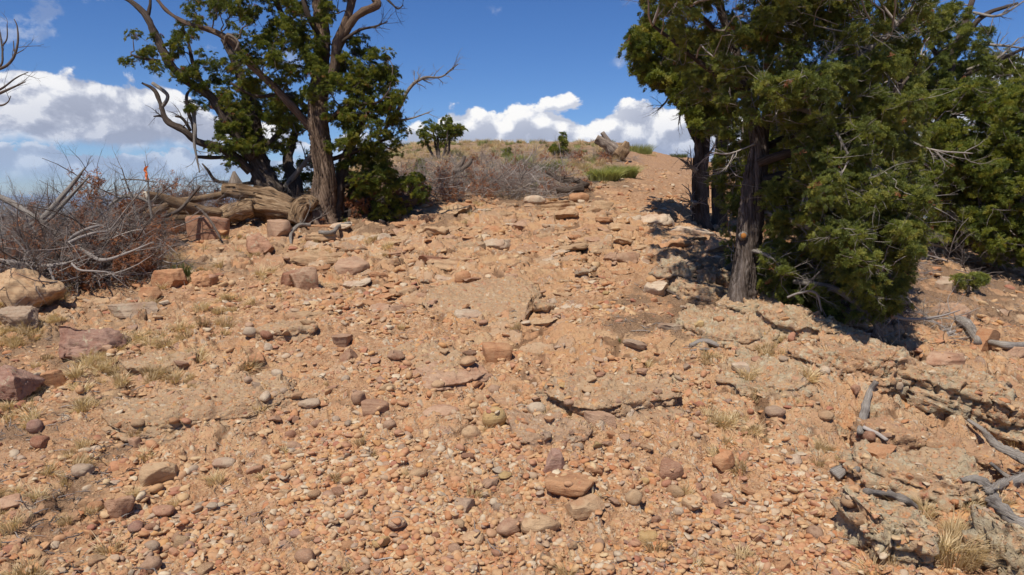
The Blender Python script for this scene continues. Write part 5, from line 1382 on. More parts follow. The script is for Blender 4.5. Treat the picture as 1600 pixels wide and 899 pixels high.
def dead_tree_left():
    """bare dark boughs reaching in from outside the left edge"""
    rng = np.random.default_rng(109); D = 9.0
    g = pt(-110, 400, D); b = Vector((g.x, g.y, ground_z(g.x, g.y)))
    root = empty('dead_tree', b); root.matrix_world = Matrix.Translation(b); inv = Matrix.Translation(-b)
    tag(root, 'dead tree reaching bare dark boughs in from the edge of the view', 'tree')
    px = lambda p: p/FPX*D
    limb(root, 'trunk', [(-105, 430, D, px(14)), (-100, 300, D, px(11)), (-85, 180, D, px(8)), (-60, 60, D, px(5))], 'dark_bark', 10, .12, 3)
    for k, l in enumerate([[(-88, 190, D, px(5)), (-40, 130, D, px(4)), (-10, 112, D, px(2.6)), (10, 103, D, px(2.2)), (22, 88, D, px(2)), (28, 65, D, px(1.5)), (27, 42, D, px(1)), (22, 30, D, px(.7))],
                           [(-30, 122, D, px(2.5)), (0, 104, D, px(1.8)), (4, 85, D, px(1.6)), (2, 65, D, px(1.4)), (-2, 40, D, px(1))],
                           [(-88, 200, D, px(5)), (-30, 160, D, px(3)), (0, 146, D, px(2.4)), (22, 136, D, px(1.6)), (40, 128, D, px(.8))],
                           [(-30, 150, D, px(2.5)), (0, 140, D, px(1.8)), (25, 122, D, px(1.2)), (44, 113, D, px(.6))],
                           [(-20, 160, D, px(2)), (0, 165, D, px(1.6)), (12, 160, D, px(1)), (17, 150, D, px(.6))],
                           [(4, 72, D, px(1.2)), (11, 60, D, px(1)), (11, 38, D, px(.7))], [(24, 85, D, px(1.1)), (22, 78, D, px(1)), (21, 64, D, px(.6))], [(24, 85, D, px(1)), (37, 78, D, px(.6))]]):
        limb(root, 'branch', l, 'twig_dark', 6, .05, 30+k, None, 0, 1, .08, None, 1, rng)
    for c in root.children: c.matrix_parent_inverse = inv
dead_tree_left()

# ---------------------------------------------------------------- logs, stumps, roots, sticks
def stick(name, label, cat, pts, mat, sides=10, fibre=.1, group=None, cuts=None, fork=None, seed=0, lump=.15, cutmat='cut_wood', twist=.6, lift=0):
    """pts: (u, v, depth or None for lying on the ground, radius px)"""
    rng = np.random.default_rng(900+seed)
    P, rad = [], []
    for u, v, d, r in pts:
        if d is None:
            p, d = at_top(u, v); p = pt(u, v, d-lift) if lift else Vector((p.x, p.y, p.z+r/FPX*d*.9))
        else: p = pt(u, v, d)
        P.append(p); rad.append(r/FPX*d)
    o0 = P[0].copy()
    Q = [p-o0 for p in P]
    T = Tubes(); C = T.add(Q, rad, sides, max(8, len(pts)*6), fibre, twist, seed+5, 0, True, lump)
    if fork:
        for _ in range(fork):
            i = rng.integers(1, len(C)); dd = np.gradient(C, axis=0)[i]; dd = dd/np.linalg.norm(dd)+rng.normal(0, .7, 3)
            grow(T, C[i], dd, rng.uniform(.15, .4), max(.004, min(rad)*.5), rng, 2, 4, .1, (2, 5))
    if mat == 'log_bark' and not cuts and fibre >= .2:
        root = empty(name, o0); tag(root, label, cat, group)
        link('bark', T.mesh('bark'), mat, root)
        shreds(root, C, rad, mat, 110, seed, twist, .9)
        return root
    if cuts:
        root = empty(name, o0); tag(root, label, cat, group)
        link('bark', T.mesh('bark'), mat, root)
        for e in cuts:
            a = C[0] if e == 0 else C[-1]; n = (C[0]-C[1]) if e == 0 else (C[-1]-C[-2]); n = n/np.linalg.norm(n)
            T2 = Tubes(); T2.add([a-n*.004, a+n*.006], [rad[0 if e == 0 else -1]*.93]*2, sides, 3, .04, 0, seed)
            link('cut_end', T2.mesh('cut_end'), cutmat, root)
        if fibre >= .2 and mat == 'log_bark': shreds(root, C, rad, mat, 70, seed, twist, .9)
        return root
    o = link(name, T.mesh(name), mat, None, o0); tag(o, label, cat, group)
    return o

DL = DB-.2
LG = 'logs piled by the big juniper'
stick('log', 'big fibrous juniper log with flaring root end lying against the tree', 'log', [(380, 316, DL+.2, 18), (400, 318, DL+.15, 21), (430, 326, DL+.1, 19), (458, 334, DL+.05, 15), (482, 342, DL, 9)], 'log_bark', 40, .22, LG, None, None, 1, .16)
stick('log', 'broken juniper log end with splintered orange wood beside the trunk', 'log', [(462, 348, DL-.1, 12), (470, 325, DL-.1, 14), (482, 316, DL-.1, 12), (492, 322, DL-.1, 10)], 'log_bark', 20, .2, LG, None, None, 2, .3)
stick('log', 'grooved upper log whose sawn end points toward the brush', 'log', [(348, 296, DL, 9), (380, 300, DL+.05, 12), (420, 308, DL+.1, 13), (455, 322, DL+.1, 11)], 'log_bark', 20, .2, LG, (0,), None, 3, .2)
stick('log', 'pale sawn log with round cut face at the top of the pile', 'log', [(226, 308, DL-.9, 9.5), (255, 312, DL-.7, 9), (300, 325, DL-.5, 8), (345, 335, DL-.3, 7)], 'log_bark', 18, .12, LG, (0,), None, 4, .12, 'old_cut_wood')
stick('log', 'straight sawn pole slanting down across the front of the pile', 'log', [(196, 352, DL-1.1, 6.5), (222, 340, DL-1., 7), (262, 322, DL-.8, 6)], 'log_bark', 14, .12, LG, (0,), None, 5, .1)
stick('log', 'long level pole lying behind the sawn logs', 'log', [(160, 340, DL-.6, 7), (210, 334, DL-.5, 7.5), (250, 335, DL-.4, 7)], 'log_bark', 14, .12, LG, None, None, 6, .1)
stick('log', 'thin pole running level from the pile to the big log', 'log', [(262, 330, DL-.3, 5), (320, 330, DL-.2, 5.5), (372, 331, DL-.05, 6)], 'log_bark', 12, .12, LG, None, None, 7, .1)
stick('log', 'second thin pole just under the level one', 'log', [(265, 341, DL-.3, 4.5), (320, 340, DL-.2, 5), (375, 342, DL-.05, 5)], 'log_bark', 12, .12, LG, (1,), None, 8, .1)
stick('log', 'upper thin pole stretching from the brush to the sawn end', 'log', [(250, 316, DL-.1, 4), (300, 312, DL, 5), (352, 304, DL, 6)], 'log_bark', 12, .12, LG, None, None, 9, .1)
stick('log', 'short knotted log below the grooved one with torn pale wood', 'log', [(352, 340, DL-.25, 12), (372, 330, DL-.2, 14), (395, 326, DL-.15, 12)], 'log_bark', 18, .22, LG, (0,), None, 10, .35)
stick('log', 'pointed splintered stub standing upright behind the big log', 'log', [(372, 302, DL+.3, 17), (369, 285, DL+.3, 11), (366, 268, DL+.3, 2)], 'dead_wood', 14, .2, LG, None, None, 11, .2)
stick('log', 'dark fallen log lying in deep shade right of the big trunk', 'log', [(540, 335, DL+.6, 10), (580, 326, DL+.7, 13), (625, 318, DL+.7, 12), (650, 312, DL+.8, 8)], 'dark_bark', 16, .15, LG, None, None, 12, .2)
stick('branch', 'dark thin branch propped on the standing red slab', 'branch', [(345, 374, DL-1.4, 1.6), (332, 350, DL-1.3, 2), (318, 332, DL-1.2, 2), (305, 322, DL-1.1, 1.5)], 'twig_dark', 6, .05, 'bare branches on the brush heap', None, 1, 13)
stick('branch', 'dark forked stick rising over the long level pole', 'branch', [(252, 340, DL-1.4, 2.5), (278, 330, DL-1.3, 3), (297, 310, DL-1.2, 2.2), (313, 291, DL-1.2, 1.4)], 'twig_dark', 6, .05, 'bare branches on the brush heap', None, 2, 14)
stick('branch', 'curled grey root tangle on the litter below the big trunk', 'branch', [(455, 382, None, 2), (455, 365, 9.7, 2.5), (468, 352, 9.9, 3), (485, 352, 10., 3)], 'grey_wood', 7, .08, 'bare branches on the brush heap', None, 5, 15)
stick('branch', 'bent grey stick lying just right of the curled root tangle', 'branch', [(498, 366, None, 3), (520, 366, None, 3.4), (530, 356, None, 3), (548, 350, None, 2)], 'grey_wood', 7, .08, 'bare branches on the brush heap', None, 1, 16)
stick('branch', 'long bare grey branch crossing over the brush heap', 'branch', [(28, 360, 8.2, 3.5), (60, 345, 8.2, 4), (90, 315, 8.3, 4), (118, 282, 8.4, 2.5), (133, 262, 8.4, 1.2)], 'grey_wood', 7, .06, 'bare branches on the brush heap', None, 3, 17)
stick('branch', 'companion branch beside the long crossing one with twiggy tip', 'branch', [(30, 366, 8.1, 2.5), (70, 348, 8.1, 3), (105, 312, 8.2, 3), (140, 275, 8.2, 1.2)], 'grey_wood', 7, .06, 'bare branches on the brush heap', None, 6, 18)
stick('branch', 'thick grey bough sloping down from the edge over the heap', 'branch', [(-20, 298, 8.3, 5), (20, 318, 8.3, 5), (55, 340, 8.2, 4), (75, 352, 8.2, 2)], 'grey_wood', 8, .06, 'bare branches on the brush heap', None, 3, 19)
stick('branch', 'pale arched fork in the lower front of the heap', 'branch', [(106, 378, 7.6, 3.2), (120, 366, 7.5, 3), (140, 357, 7.5, 2.4), (160, 352, 7.6, 1.4)], 'twig_pale', 7, .06, 'bare branches on the brush heap', None, 2, 20)
stick('branch', 'second pale arched fork just under the first', 'branch', [(108, 380, 7.55, 3.2), (124, 372, 7.5, 2.8), (148, 364, 7.5, 2), (168, 362, 7.6, 1.2)], 'twig_pale', 7, .06, 'bare branches on the brush heap', None, 2, 21)
stick('branch', 'pale bark stripped limb slanting to the front of the heap', 'branch', [(110, 380, 7.6, 3), (135, 395, 7.5, 3.6), (155, 406, 7.4, 3.4), (175, 404, 7.4, 2.4), (205, 393, 7.5, 1.6), (240, 378, 7.6, .8)], 'twig_pale', 7, .06, 'bare branches on the brush heap', None, 4, 22)
stick('branch', 'long pale limb low along the foot of the heap', 'branch', [(0, 407, 7.4, 3), (40, 412, 7.35, 4), (75, 416, 7.3, 3.6), (105, 412, 7.3, 2.6)], 'twig_pale', 8, .06, 'bare branches on the brush heap', None, 7, 23)
stick('branch', 'silver twig fan spilling off the foot of the heap', 'branch', [(78, 420, 7.2, 2.4), (84, 440, 7.1, 2), (82, 458, 7.0, 1.2)], 'twig_pale', 6, .06, 'bare branches on the brush heap', None, 6, 24)
stick('branch', 'short silver twig below the pale stripped limb', 'branch', [(112, 412, 7.2, 2), (125, 422, 7.15, 2), (150, 424, 7.1, 1.4), (172, 426, 7.1, 1)], 'twig_pale', 6, .06, 'bare branches on the brush heap', None, 5, 25)
stick('branch', 'bleached limb across the top of the brush near the sawn log', 'branch', [(170, 322, 9.2, 2), (192, 308, 9.2, 3), (215, 308, 9.1, 3.4), (235, 318, 9.1, 2)], 'grey_wood', 7, .06, 'bare branches on the brush heap', None, 4, 26)

SG = 'weathered sticks on the conglomerate ledge'
stick('stick', 'flat grey forked stick propped upright against the dark hollow', 'stick', [(1343, 676, None, 5), (1352, 640, None, 6.5), (1358, 615, None, 5.5), (1369, 596, None, 4)], 'driftwood', 12, .15, SG, None, None, 31, .2, lift=.06)
stick('stick', 'thin pale stick leaning off the foot of the forked grey one', 'stick', [(1349, 668, None, 3.6), (1368, 676, None, 3.4), (1386, 688, None, 3)], 'twig_pale', 8, .08, SG, None, None, 32, lift=.03)
stick('root', 'twisted grey root reaching over the second hollow at the edge', 'root', [(1512, 656, None, 3), (1535, 672, None, 4.5), (1555, 694, None, 6), (1580, 708, None, 7), (1615, 726, None, 8)], 'driftwood', 14, .2, SG, None, None, 33, .2, twist=8, lift=.07)
stick('root', 'thin dark root snaking below the twisted grey one', 'root', [(1548, 724, None, 3), (1570, 742, None, 4), (1610, 762, None, 4)], 'driftwood', 9, .15, SG, None, None, 34, lift=.03)
stick('root', 'gnarled hollow grey stump root over the speckled corner boulder', 'root', [(1502, 752, None, 3), (1530, 756, None, 6), (1548, 785, None, 9), (1575, 815, None, 9), (1625, 838, None, 12)], 'driftwood', 18, .3, SG, None, None, 35, .4, twist=4)
stick('root', 'upper arm of the gnarled root with splintered drooping tip', 'root', [(1542, 772, None, 6), (1570, 764, None, 8), (1620, 760, None, 9)], 'driftwood', 16, .3, SG, None, 2, 36, .4, twist=4)
stick('stick', 'short weathered grey stick lying above the green crusted boulder', 'stick', [(1354, 772, None, 5), (1385, 776, None, 7), (1410, 785, None, 7), (1433, 794, None, 6)], 'driftwood', 10, .15, SG, None, None, 37, .2)
stick('stick', 'splintered grey chunk of wood with a black shadowed end', 'stick', [(1304, 744, None, 9), (1322, 740, None, 7), (1342, 738, None, 5)], 'driftwood', 10, .22, SG, None, None, 38, .3)
stick('stick', 'weathered pale plank like stick on the litter by the cleft', 'stick', [(1078, 544, None, 3), (1100, 543, None, 4.5), (1124, 544, None, 3)], 'driftwood', 8, .15, SG, None, None, 39, .2)
stick('stick', 'thin pale splinter just under the plank like stick', 'stick', [(1076, 552, None, 1.6), (1098, 551, None, 2), (1116, 553, None, 1.2)], 'driftwood', 6, .1, SG, None, None, 40)
stick('stick', 'old grey board like limb half buried above the orange block', 'stick', [(1494, 512, None, 6), (1510, 525, None, 8), (1528, 540, None, 6)], 'driftwood', 10, .15, SG, None, None, 41, .1)
stick('stick', 'grey limb lying beyond the bright orange block', 'stick', [(1545, 540, None, 5), (1575, 546, None, 6), (1610, 552, None, 6)], 'driftwood', 10, .12, SG, None, 2, 42, .1)
stick('stick', 'dark stick lying across the pale lichened lump', 'stick', [(1040, 455, None, 2.4), (1052, 461, None, 2.4), (1062, 468, None, 2)], 'twig_dark', 6, .1, SG, None, None, 43)
stick('branch', 'bleached twiggy branch fallen below the hem of the near crown', 'branch', [(1325, 525, None, 3), (1400, 520, None, 3), (1440, 524, None, 3), (1485, 520, None, 2)], 'twig_pale', 7, .06, SG, None, 9, 44)
stick('branch', 'short crooked silver branch lying in front of the smooth pink boulder', 'branch', [(1455, 540, None, 3), (1470, 532, None, 4), (1495, 526, None, 2)], 'twig_pale', 7, .06, SG, None, 5, 45)

_, DH = at(962, 250)
# far hill: cut stump, black snag, fallen limbs
stick('tree_stump', 'sawn juniper stump with two pale raised arms on the hill crest', 'stump', [(972, 250, DH, 11), (962, 238, DH, 11), (950, 226, DH, 8), (932, 216, DH, 6)], 'dead_wood', 14, .2, 'stumps and snags on the hill', (1,), None, 51, .2)
stick('log', 'thin sawn arm leaning over the hill crest stump', 'log', [(962, 240, DH-.1, 5), (952, 224, DH-.1, 4.5), (941, 207, DH-.1, 4)], 'dead_wood', 10, .15, 'stumps and snags on the hill', None, None, 52, .1)
stick('log', 'red brown torn log end beside the hill crest stump', 'log', [(966, 246, DH-.3, 9), (974, 236, DH-.3, 9), (980, 222, DH-.3, 3)], 'log_bark', 12, .25, 'stumps and snags on the hill', None, None, 53, .3)
_, DS = at(705, 300)
stick('snag', 'charred looking forked black snag rising from the far brush', 'snag', [(700, 304, DS, 6), (692, 284, DS, 6), (708, 270, DS, 6.5), (722, 264, DS, 5), (733, 255, DS, 4), (736, 248, DS, 3.5)], 'twig_dark', 10, .15, 'stumps and snags on the hill', None, None, 54, .3)
stick('snag', 'left raised prong of the black forked snag', 'snag', [(704, 272, DS, 4), (714, 264, DS, 4), (722, 254, DS, 3.4), (726, 244, DS, 3)], 'twig_dark', 8, .15, 'stumps and snags on the hill', None, None, 55, .2)
stick('snag', 'dark burly root mass at the foot of the black snag', 'snag', [(680, 268, DS+.1, 4), (690, 275, DS, 7), (696, 290, DS, 8), (688, 300, DS, 5)], 'twig_dark', 10, .25, 'stumps and snags on the hill', None, 3, 56, .4)
stick('log', 'dark fallen limb at the right end of the far brush pile', 'log', [(855, 268, 14, 3), (875, 280, 13.9, 4), (900, 283, 13.8, 4), (918, 290, 13.6, 5)], 'dark_bark', 10, .2, 'stumps and snags on the hill', None, 4, 57, .25)
stick('log', 'rotten dark log end facing the gravel slope', 'log', [(870, 298, 13.4, 4), (895, 296, 13.3, 5), (912, 294, 13.3, 7)], 'dark_bark', 10, .2, 'stumps and snags on the hill', None, None, 58, .3)

# orange flagging tape on the brush
def tape():
    p = pt(229, 272, 8.8)
    k = 8.8/FPX
    V, F = [], []
    line = [(2, -12, 3), (-1, -9, 3), (-2.5, -5, 2.6), (0, -1, 3), (-1, 3, 3.2), (1, 8, 3.4), (-1, 12, 3)]
    for i, (a, z, w) in enumerate(line):
        t = .5*math.sin(i*1.3); c, s_ = math.cos(t), math.sin(t)
        for side in (-1, 1):
            for dy in (-.0012, .0012):
                V.append(((a+side*w*.75*c)*k, side*w*.75*s_*k+dy, -z*k))
    for i in range(len(line)-1):
        a = i*4; b = a+4
        F += [(a, a+2, b+2, b), (a+1, b+1, b+3, a+3), (a, b, b+1, a+1), (a+2, a+3, b+3, b+2)]
    F += [(0, 1, 3, 2), (24, 26, 27, 25)]
    me = mesh_from('flagging_tape', V, F, smooth=False)
    o = link('flagging_tape', me, 'orange_tape', None, p)
    tag(o, 'bright orange strip of flagging tape tied on a brush twig', 'tape')
    stick('branch', 'thin pale twig carrying the orange tape', 'branch', [(190, 281, 8.8, 1), (215, 281, 8.8, 1.2), (245, 285, 8.8, 1)], 'grey_wood', 5, 0, 'bare branches on the brush heap', None, 2, 61)
    stick('branch', 'upright forked twig that holds up the taped one', 'branch', [(238, 345, 8.85, 2), (233, 312, 8.83, 1.8), (231, 282, 8.81, 1.3), (226, 252, 8.8, .6)], 'grey_wood', 6, 0, 'bare branches on the brush heap', None, 7, 62)
    stick('branch', 'second upright twig beside the taped one, leaning outward', 'branch', [(214, 345, 8.9, 2), (206, 310, 8.9, 1.6), (196, 282, 8.85, 1.2), (190, 262, 8.8, .6)], 'grey_wood', 6, 0, 'bare branches on the brush heap', None, 8, 63)
tape()

# ---------------------------------------------------------------- brush heaps and ground cover
def bare_mesh(name, seed, mat, L=.8, r=.011, depth=3):
    rng = np.random.default_rng(seed); T = Tubes()
    grow(T, (0, 0, 0), (1, 0, .15), L, r, rng, depth, 4, .05, (4, 7), .9)
    me = T.mesh(name); me.materials.append(MAT[mat]); return me
BARE = source_collection('bareboughs', [bare_mesh('bareboughs', 700+i, ['twig_grey', 'twig_grey', 'twig_dark', 'twig_pale', 'twig_grey', 'twig_grey'][i], .8+.1*(i % 3), .010) for i in range(6)])

def grass_mesh(name, seed, n, H, spread, mat, w=.0022, lean=.5):
    rng = np.random.default_rng(seed); V, F = [], []
    for i in range(n):
        a = rng.uniform(0, 6.28); r = spread*math.sqrt(rng.random())*.5
        p = np.array([math.cos(a)*r, math.sin(a)*r, -.01]); d = np.array([math.cos(a), math.sin(a), 0])*lean*rng.uniform(.1, 1)+rng.normal(0, .12, 3)*[1, 1, 0]
        h = H*rng.uniform(.45, 1); s = np.array([-math.sin(a+rng.normal()), math.cos(a+rng.normal()), 0])*w
        k = len(V)
        for t in (0, .5, 1.0):
            q = p+np.array([0, 0, h*t*(1-.25*t*lean)])+d*h*t*t
            if t < 1: V += [q-s*(1-.4*t), q+s*(1-.4*t)]
            else: V.append(q)
        F += [(k, k+1, k+3, k+2), (k+2, k+3, k+4)]
    me = bpy.data.meshes.new(name); me.from_pydata([tuple(v) for v in V], [], F); me.materials.append(MAT[mat]); return me
DRYG = source_collection('drytuft', [grass_mesh('drytuft', 800+i, 110, .14, .10, 'dry_grass', .0028, lean=1.1) for i in range(4)])
SAGE = source_collection('scrubtuft', [grass_mesh('scrubtuft', 820+i, 130, .42, .42, ['sage_leaf', 'dry_grass', 'sage_leaf', 'green_grass'][i], .006, .8) for i in range(4)])

def heap(name, label, cat, centres, n, seed, height, leaves, scl=(.7, 1.2), kinds=(0, 1, 2, 3, 4, 5)):
    """a tangle nobody could count: CENTRES are (u, v, radius m) on the ground"""
    rng = np.random.default_rng(seed); P, rot, sc = [], [], []; Q, qr = [], []
    cs = [(at(c[0], c[1])[0] if len(c) == 3 else pt(c[0], c[1], c[3]), c[2]) for c in centres]
    for _ in range(n):
        c, r = cs[rng.integers(len(cs))]
        a, q = rng.uniform(0, 6.28), math.sqrt(rng.random())*r
        x, y = c.x+math.cos(a)*q, c.y+math.sin(a)*q
        h = height*(1-(q/r)**2*.8)*rng.uniform(0, 1)**.8
        P.append((x, y, base(np.array([x]), np.array([y]))[0]+.03+h)); rot.append((rng.uniform(0, 6.28), rng.normal(0, .3), rng.uniform(0, 6.28))); sc.append(rng.uniform(*scl))
    o = scatter(name, BARE, P, rot, sc, np.array(kinds)[rng.integers(0, len(kinds), n)])
    tag(o, label, cat, kind='stuff')
    if leaves:
        cl = rng.integers(0, n, leaves//36+1)
        for k in cl:
            m = 36
            Q += list(np.array(P[k])+rng.normal(0, .10, (m, 3)))
        Q = np.array(Q); m = len(Q)
        o2 = scatter('dead_needles', SPRIG_D, Q, rng.uniform(0, 6.28, (m, 3)), rng.uniform(.6, 1.2, m), rng.integers(0, 4, m))
        tag(o2, 'rust brown dead juniper sprays caught in the '+cat, 'dead foliage', kind='stuff')

heap('brush', 'tangled heap of cut bare juniper branches at the track side', 'brush heap',
     [(10, 430, .8), (60, 425, .8), (115, 430, .7), (165, 415, .6), (200, 400, .5), (30, 385, 1.0), (110, 375, 1.0), (180, 365, .9), (-60, 400, 1.1), (225, 370, .6), (185, 432, .4), (90, 440, .5), (30, 440, .5)], 680, 71, .42, 5000, (.4, 1.15))
heap('brush', 'farther ridge of brush thinning against the sky', 'brush ridge', [(100, 350, .8, 9.6), (160, 350, .7, 10.2), (215, 350, .6, 11.2), (265, 350, .6, 12.0), (310, 350, .5, 12.5), (30, 350, .8, 9.2), (-50, 350, .9, 8.8), (140, 350, .7, 9.6)], 640, 72, .95, 4200, (.45, 1.0), (0, 1, 2, 4, 5))
heap('brush', 'pale far brush pile between lone tree and gravel slope', 'far brush pile', [(690, 305, 1.1), (740, 303, 1.1), (790, 303, 1.0), (830, 300, .9), (870, 298, .7), (700, 285, 1.3), (760, 285, 1.2), (820, 284, 1.0), (660, 300, .8)], 330, 73, .38, 1100, (.5, 1.1), (0, 1, 3, 3, 4))
heap('brush', 'scattered bare brush over the upper hillside', 'hillside brush', [(680, 268, 1.5), (740, 262, 1.6), (800, 258, 1.6), (860, 255, 1.5), (915, 250, 1.2), (960, 246, .8), (780, 250, 1.6), (850, 247, 1.6), (720, 258, 1.5)], 240, 74, .14, 800, (.3, .7), (0, 1, 3, 4))
heap('brush', 'thick broken boughs and twigs filling the log pile', 'log pile tangle', [(240, 350, .4, 10.4), (300, 350, .4, 10.6), (340, 350, .4, 10.8)], 26, 78, .22, 160, (.6, 1.0), (0, 2, 4, 5))
heap('brush', 'silver twig tangle below the near crown', 'silver tangle', [(1370, 515, .35), (1410, 520, .35), (1440, 515, .3)], 22, 75, .12, 0, (.5, .8), (3, 3, 0))
heap('brush', 'dim twig tangle under the big juniper', 'shaded tangle', [(560, 335, .5), (610, 330, .5), (650, 318, .45), (470, 345, .3)], 60, 76, .3, 300, (.4, .8), (0, 2, 4))
heap('brush', 'grey low twigs under the spreading boughs', 'low twigs', [(1450, 430, .8), (1540, 420, .9), (1590, 410, .8)], 40, 77, .3, 0, (.5, .9), (0, 1, 4))

def shrubs():
    rng = np.random.default_rng(81)
    # countable green bushes on the hill and the tufts by the track
    def bush(name, label, u, v, H, W, mat, n, cat='shrub', w=.008, lean=.7, grp='green shrubs and grass clumps'):
        p, dep = at(u, v)
        me = grass_mesh(name, int(rng.integers(9999)), n, H, W*1.0, mat, w, lean)
        o = link(name, me, None, None, p); tag(o, label, cat, grp)
    bush('shrub', 'bright green rounded shrub by the start of the gravel slope', 943, 285, .42, .62, 'sage_leaf', 1500, lean=.95)
    bush('shrub', 'second green shrub joined to the bright rounded one', 973, 280, .44, .55, 'sage_leaf', 1200, lean=.95)
    bush('shrub', 'yellow green shrub in the middle of the far brush', 852, 274, .38, .7, 'green_grass', 900)
    bush('shrub', 'dull green shrub above the far brush pile', 812, 262, .5, .6, 'sage_leaf', 700)
    bush('shrub', 'green shrub low on the crest beside the stump', 995, 240, .5, 1.1, 'sage_leaf', 900)
    bush('shrub', 'tiny green clump alone on the gravel slope', 1046, 238, .35, .5, 'sage_leaf', 400)
    bush('shrub', 'yellowish clump alone below the crest of the gravel slope', 1060, 246, .25, .7, 'green_grass', 400)
    bush('grass_tuft', 'green grass tuft growing behind the orange wedge rock', 284, 436, .26, .16, 'green_grass', 260, 'grass', .003, .5)
    bush('grass_tuft', 'tiny green tuft alone on the pale mid track ledge', 764, 458, .06, .10, 'green_grass', 90, 'grass', .003, .7)
    bush('grass_tuft', 'small green tuft in the litter below the shaded path', 973, 534, .05, .10, 'green_grass', 70, 'grass', .003, .7)
    bush('grass_tuft', 'dead grey grass tussock between the two lichened boulders', 1487, 868, .26, .22, 'dry_grass', 420, 'grass', .0022, 1.3)
    bush('grass_tuft', 'fine dry grass standing by the twin orange wedge', 268, 420, .3, .25, 'dry_grass', 260, 'grass', .002, .4)
    # young junipers on the hill
    for k, (u, v, H, lab) in enumerate([(880, 240, 30, 'young dark green juniper spire on the hill skyline'), (866, 241, 16, 'little juniper beside the skyline spire'), (794, 250, 18, 'young green juniper left along the skyline'), (657, 275, 22, 'green juniper bush partly hidden by the big tree')]):
        _, D = at(u, v)
        D = min(D, 22)
        r2 = np.random.default_rng(500+k)
        side_tree(lab, u, v, D, [[(u, v+2, 0, 1.5), (u, v-H*.5, 0, 1.2), (u, v-H, 0, .6)]], [([(u-H*.3, v-2), (u-H*.22, v-H*.55), (u, v-H*1.05), (u+H*.2, v-H*.5), (u+H*.35, v-2)], 14, -.2, .2)], 540+k, SPRIG, 7, (.8, 1.5), (.05, .12), bare=0)
    # green shoots round the trees
    for k, (u, v, H, W, dd, lab) in enumerate([(655, 318, 42, 22, .2, 'grey stemmed young juniper with green tips beside the big tree'), (1512, 455, 30, 34, 0, 'lone low juniper sprig in front of the short trunk'), (1215, 462, 55, 40, 0, 'juniper sucker shoots sprouting at the near trunk')]):
        _, D = at(u, v)
        side_tree(lab, u, v, D, [[(u, v+2, 0, 2), (u+3, v-H*.5, 0, 1.5), (u-2, v-H*.9, 0, .8)]], [([(u-W*.6, v-H*.2), (u-W*.7, v-H*.6), (u-W*.1, v-H), (u+W*.6, v-H*.8), (u+W*.8, v-H*.3)], 14, -.25, .25)], 560+k, SPRIG_B, 12, (.6, 1.0), (.05, .09), 'twig_grey', bare=.5)
    # dry grass and scrub nobody could count
    N = 16000
    r = 1/rng.uniform(1/34, 1/2.4, N); th = np.arctan(rng.uniform(-.85, .8, N)); x, y = r*np.sin(th), r*np.cos(th)
    bed, duff, grav, veg = masks(x, y); u, v = px_xy(x, y)
    want = blob(u, v, 110, 560, 200, 110)*.42+blob(u, v, 360, 400, 200, 50)*.5+blob(u, v, 260, 500, 230, 60)*.2+blob(u, v, 1140, 590, 90, 60)*.25+blob(u, v, 1490, 860, 90, 60)*.4+blob(u, v, 1180, 700, 140, 90)*.05+veg*.5+blob(u, v, 640, 335, 130, 18)*.5+blob(u, v, 90, 760, 200, 90)*.06+blob(u, v, 1050, 600, 130, 90)*.06+.012
    keep = rng.random(N) < want*np.clip(.3+2.4*fbm(x*3.2, y*3.2, 0.0, 3, .6, 801), 0, 2); x, y, r = x[keep], y[keep], r[keep]; n = len(x)
    o = scatter('dry_grass', DRYG, np.stack([x, y, full(x, y)], 1), np.stack([rng.normal(0, .3, n), rng.normal(0, .3, n), rng.uniform(0, 6.28, n)], 1), rng.uniform(.3, .85, n)*(1+r*.03), rng.integers(0, 4, n))
    tag(o, 'thin dry straw coloured grass scattered among the stones', 'dry grass', kind='stuff')
    N = 2600
    y = rng.uniform(14, 40, N); x = rng.uniform(-9, 5, N); u, v = px_xy(x, y)
    keep = (rng.random(N) < .38*blob(u, v, 790, 255, 260, 38)*(1-sstep(u, 940+(260-v)*1.2, 985+(260-v)*1.2))) | ((u > 1000) & (u < 1100) & (y > 34.5) & (rng.random(N) < .5))
    x, y = x[keep], y[keep]; n = len(x)
    o = scatter('scrub', SAGE, np.stack([x, y, base(x, y)], 1), np.stack([rng.normal(0, .15, n), rng.normal(0, .15, n), rng.uniform(0, 6.28, n)], 1), rng.uniform(.25, .75, n), np.array([0, 1, 1, 1, 1, 3])[rng.integers(0, 6, n)])
    tag(o, 'low grey green scrub and dry grass covering the far hillside', 'scrub', kind='stuff')
shrubs()

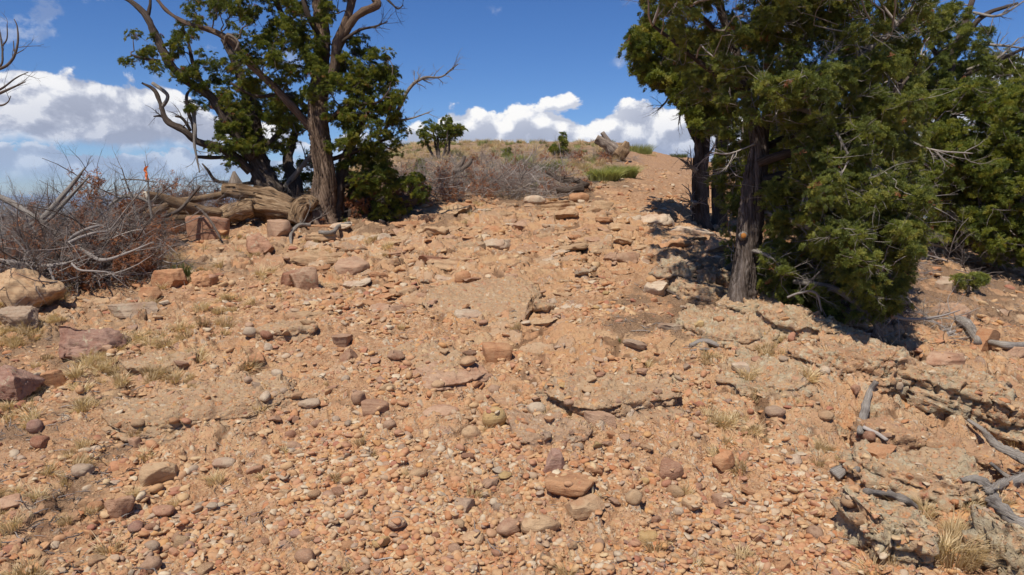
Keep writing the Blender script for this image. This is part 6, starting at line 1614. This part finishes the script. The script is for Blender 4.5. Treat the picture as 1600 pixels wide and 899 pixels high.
def litter():
    """small fallen twigs and needles"""
    rng = np.random.default_rng(91)
    ms = []
    for i in range(6):
        T = Tubes(); T.add(wander((-.5, 0, 0), (.5, 0, 0), rng, 5, .12), [.018, .03, .012], 4, 6, cap=False)
        if i % 2: T.add(wander((.05, 0, 0), (.35, .25, .05), rng, 4, .1), [.016, .008], 3, 4, cap=False)
        me = T.mesh('fallentwig'); me.materials.append(MAT[['twig_grey', 'twig_dark', 'twig_grey', 'twig_pale', 'twig_dark', 'twig_grey'][i]]); ms.append(me)
    c = source_collection('fallentwig', ms)
    N = 60000
    r = 1/rng.uniform(1/16, 1/2.4, N); th = np.arctan(rng.uniform(-.85, .8, N)); x, y = r*np.sin(th), r*np.cos(th)
    bed, duff, grav, veg = masks(x, y)
    keep = rng.random(N) < .02+.42*duff; x, y, r = x[keep], y[keep], r[keep]; n = len(x)
    s = rng.uniform(.02, .16, n)**1.0*(.5+.5*rng.random(n))
    o = scatter('fallen_twigs', c, np.stack([x, y, full(x, y)+.006], 1), np.stack([rng.normal(0, .1, n), rng.normal(0, .15, n), rng.uniform(0, 6.28, n)], 1), s, rng.integers(0, 6, n))
    tag(o, 'small fallen twigs littering the ground under the trees', 'twig litter', kind='stuff')
litter()
for o in COL.objects:
    if o.name == 'gravel': tag(o, 'loose mixed gravel strewn over the track', 'gravel')

# ---------------------------------------------------------------- the air: far things fade to blue
def haze():
    m = bpy.data.materials.new('air'); m.use_nodes = True; T = NT(m.node_tree); T.n.clear(); MAT['air'] = m
    v = T.add('ShaderNodeVolumePrincipled', {'Color': (.62, .78, 1.0, 1), 'Density': 0.00006, 'Anisotropy': 0.1})
    o = T.add('ShaderNodeOutputMaterial'); T.l.new(v.outputs[0], o.inputs['Volume'])
    h, z0, z1 = 61000, -130, 60
    V = [(x, y, z) for z in (z0, z1) for y in (-h, h) for x in (-h, h)]
    F = [(0, 2, 3, 1), (4, 5, 7, 6), (0, 1, 5, 4), (2, 6, 7, 3), (0, 4, 6, 2), (1, 3, 7, 5)]
    o = link('haze', mesh_from('haze', V, F, smooth=False), 'air'); tag(o, kind='stuff')
haze()
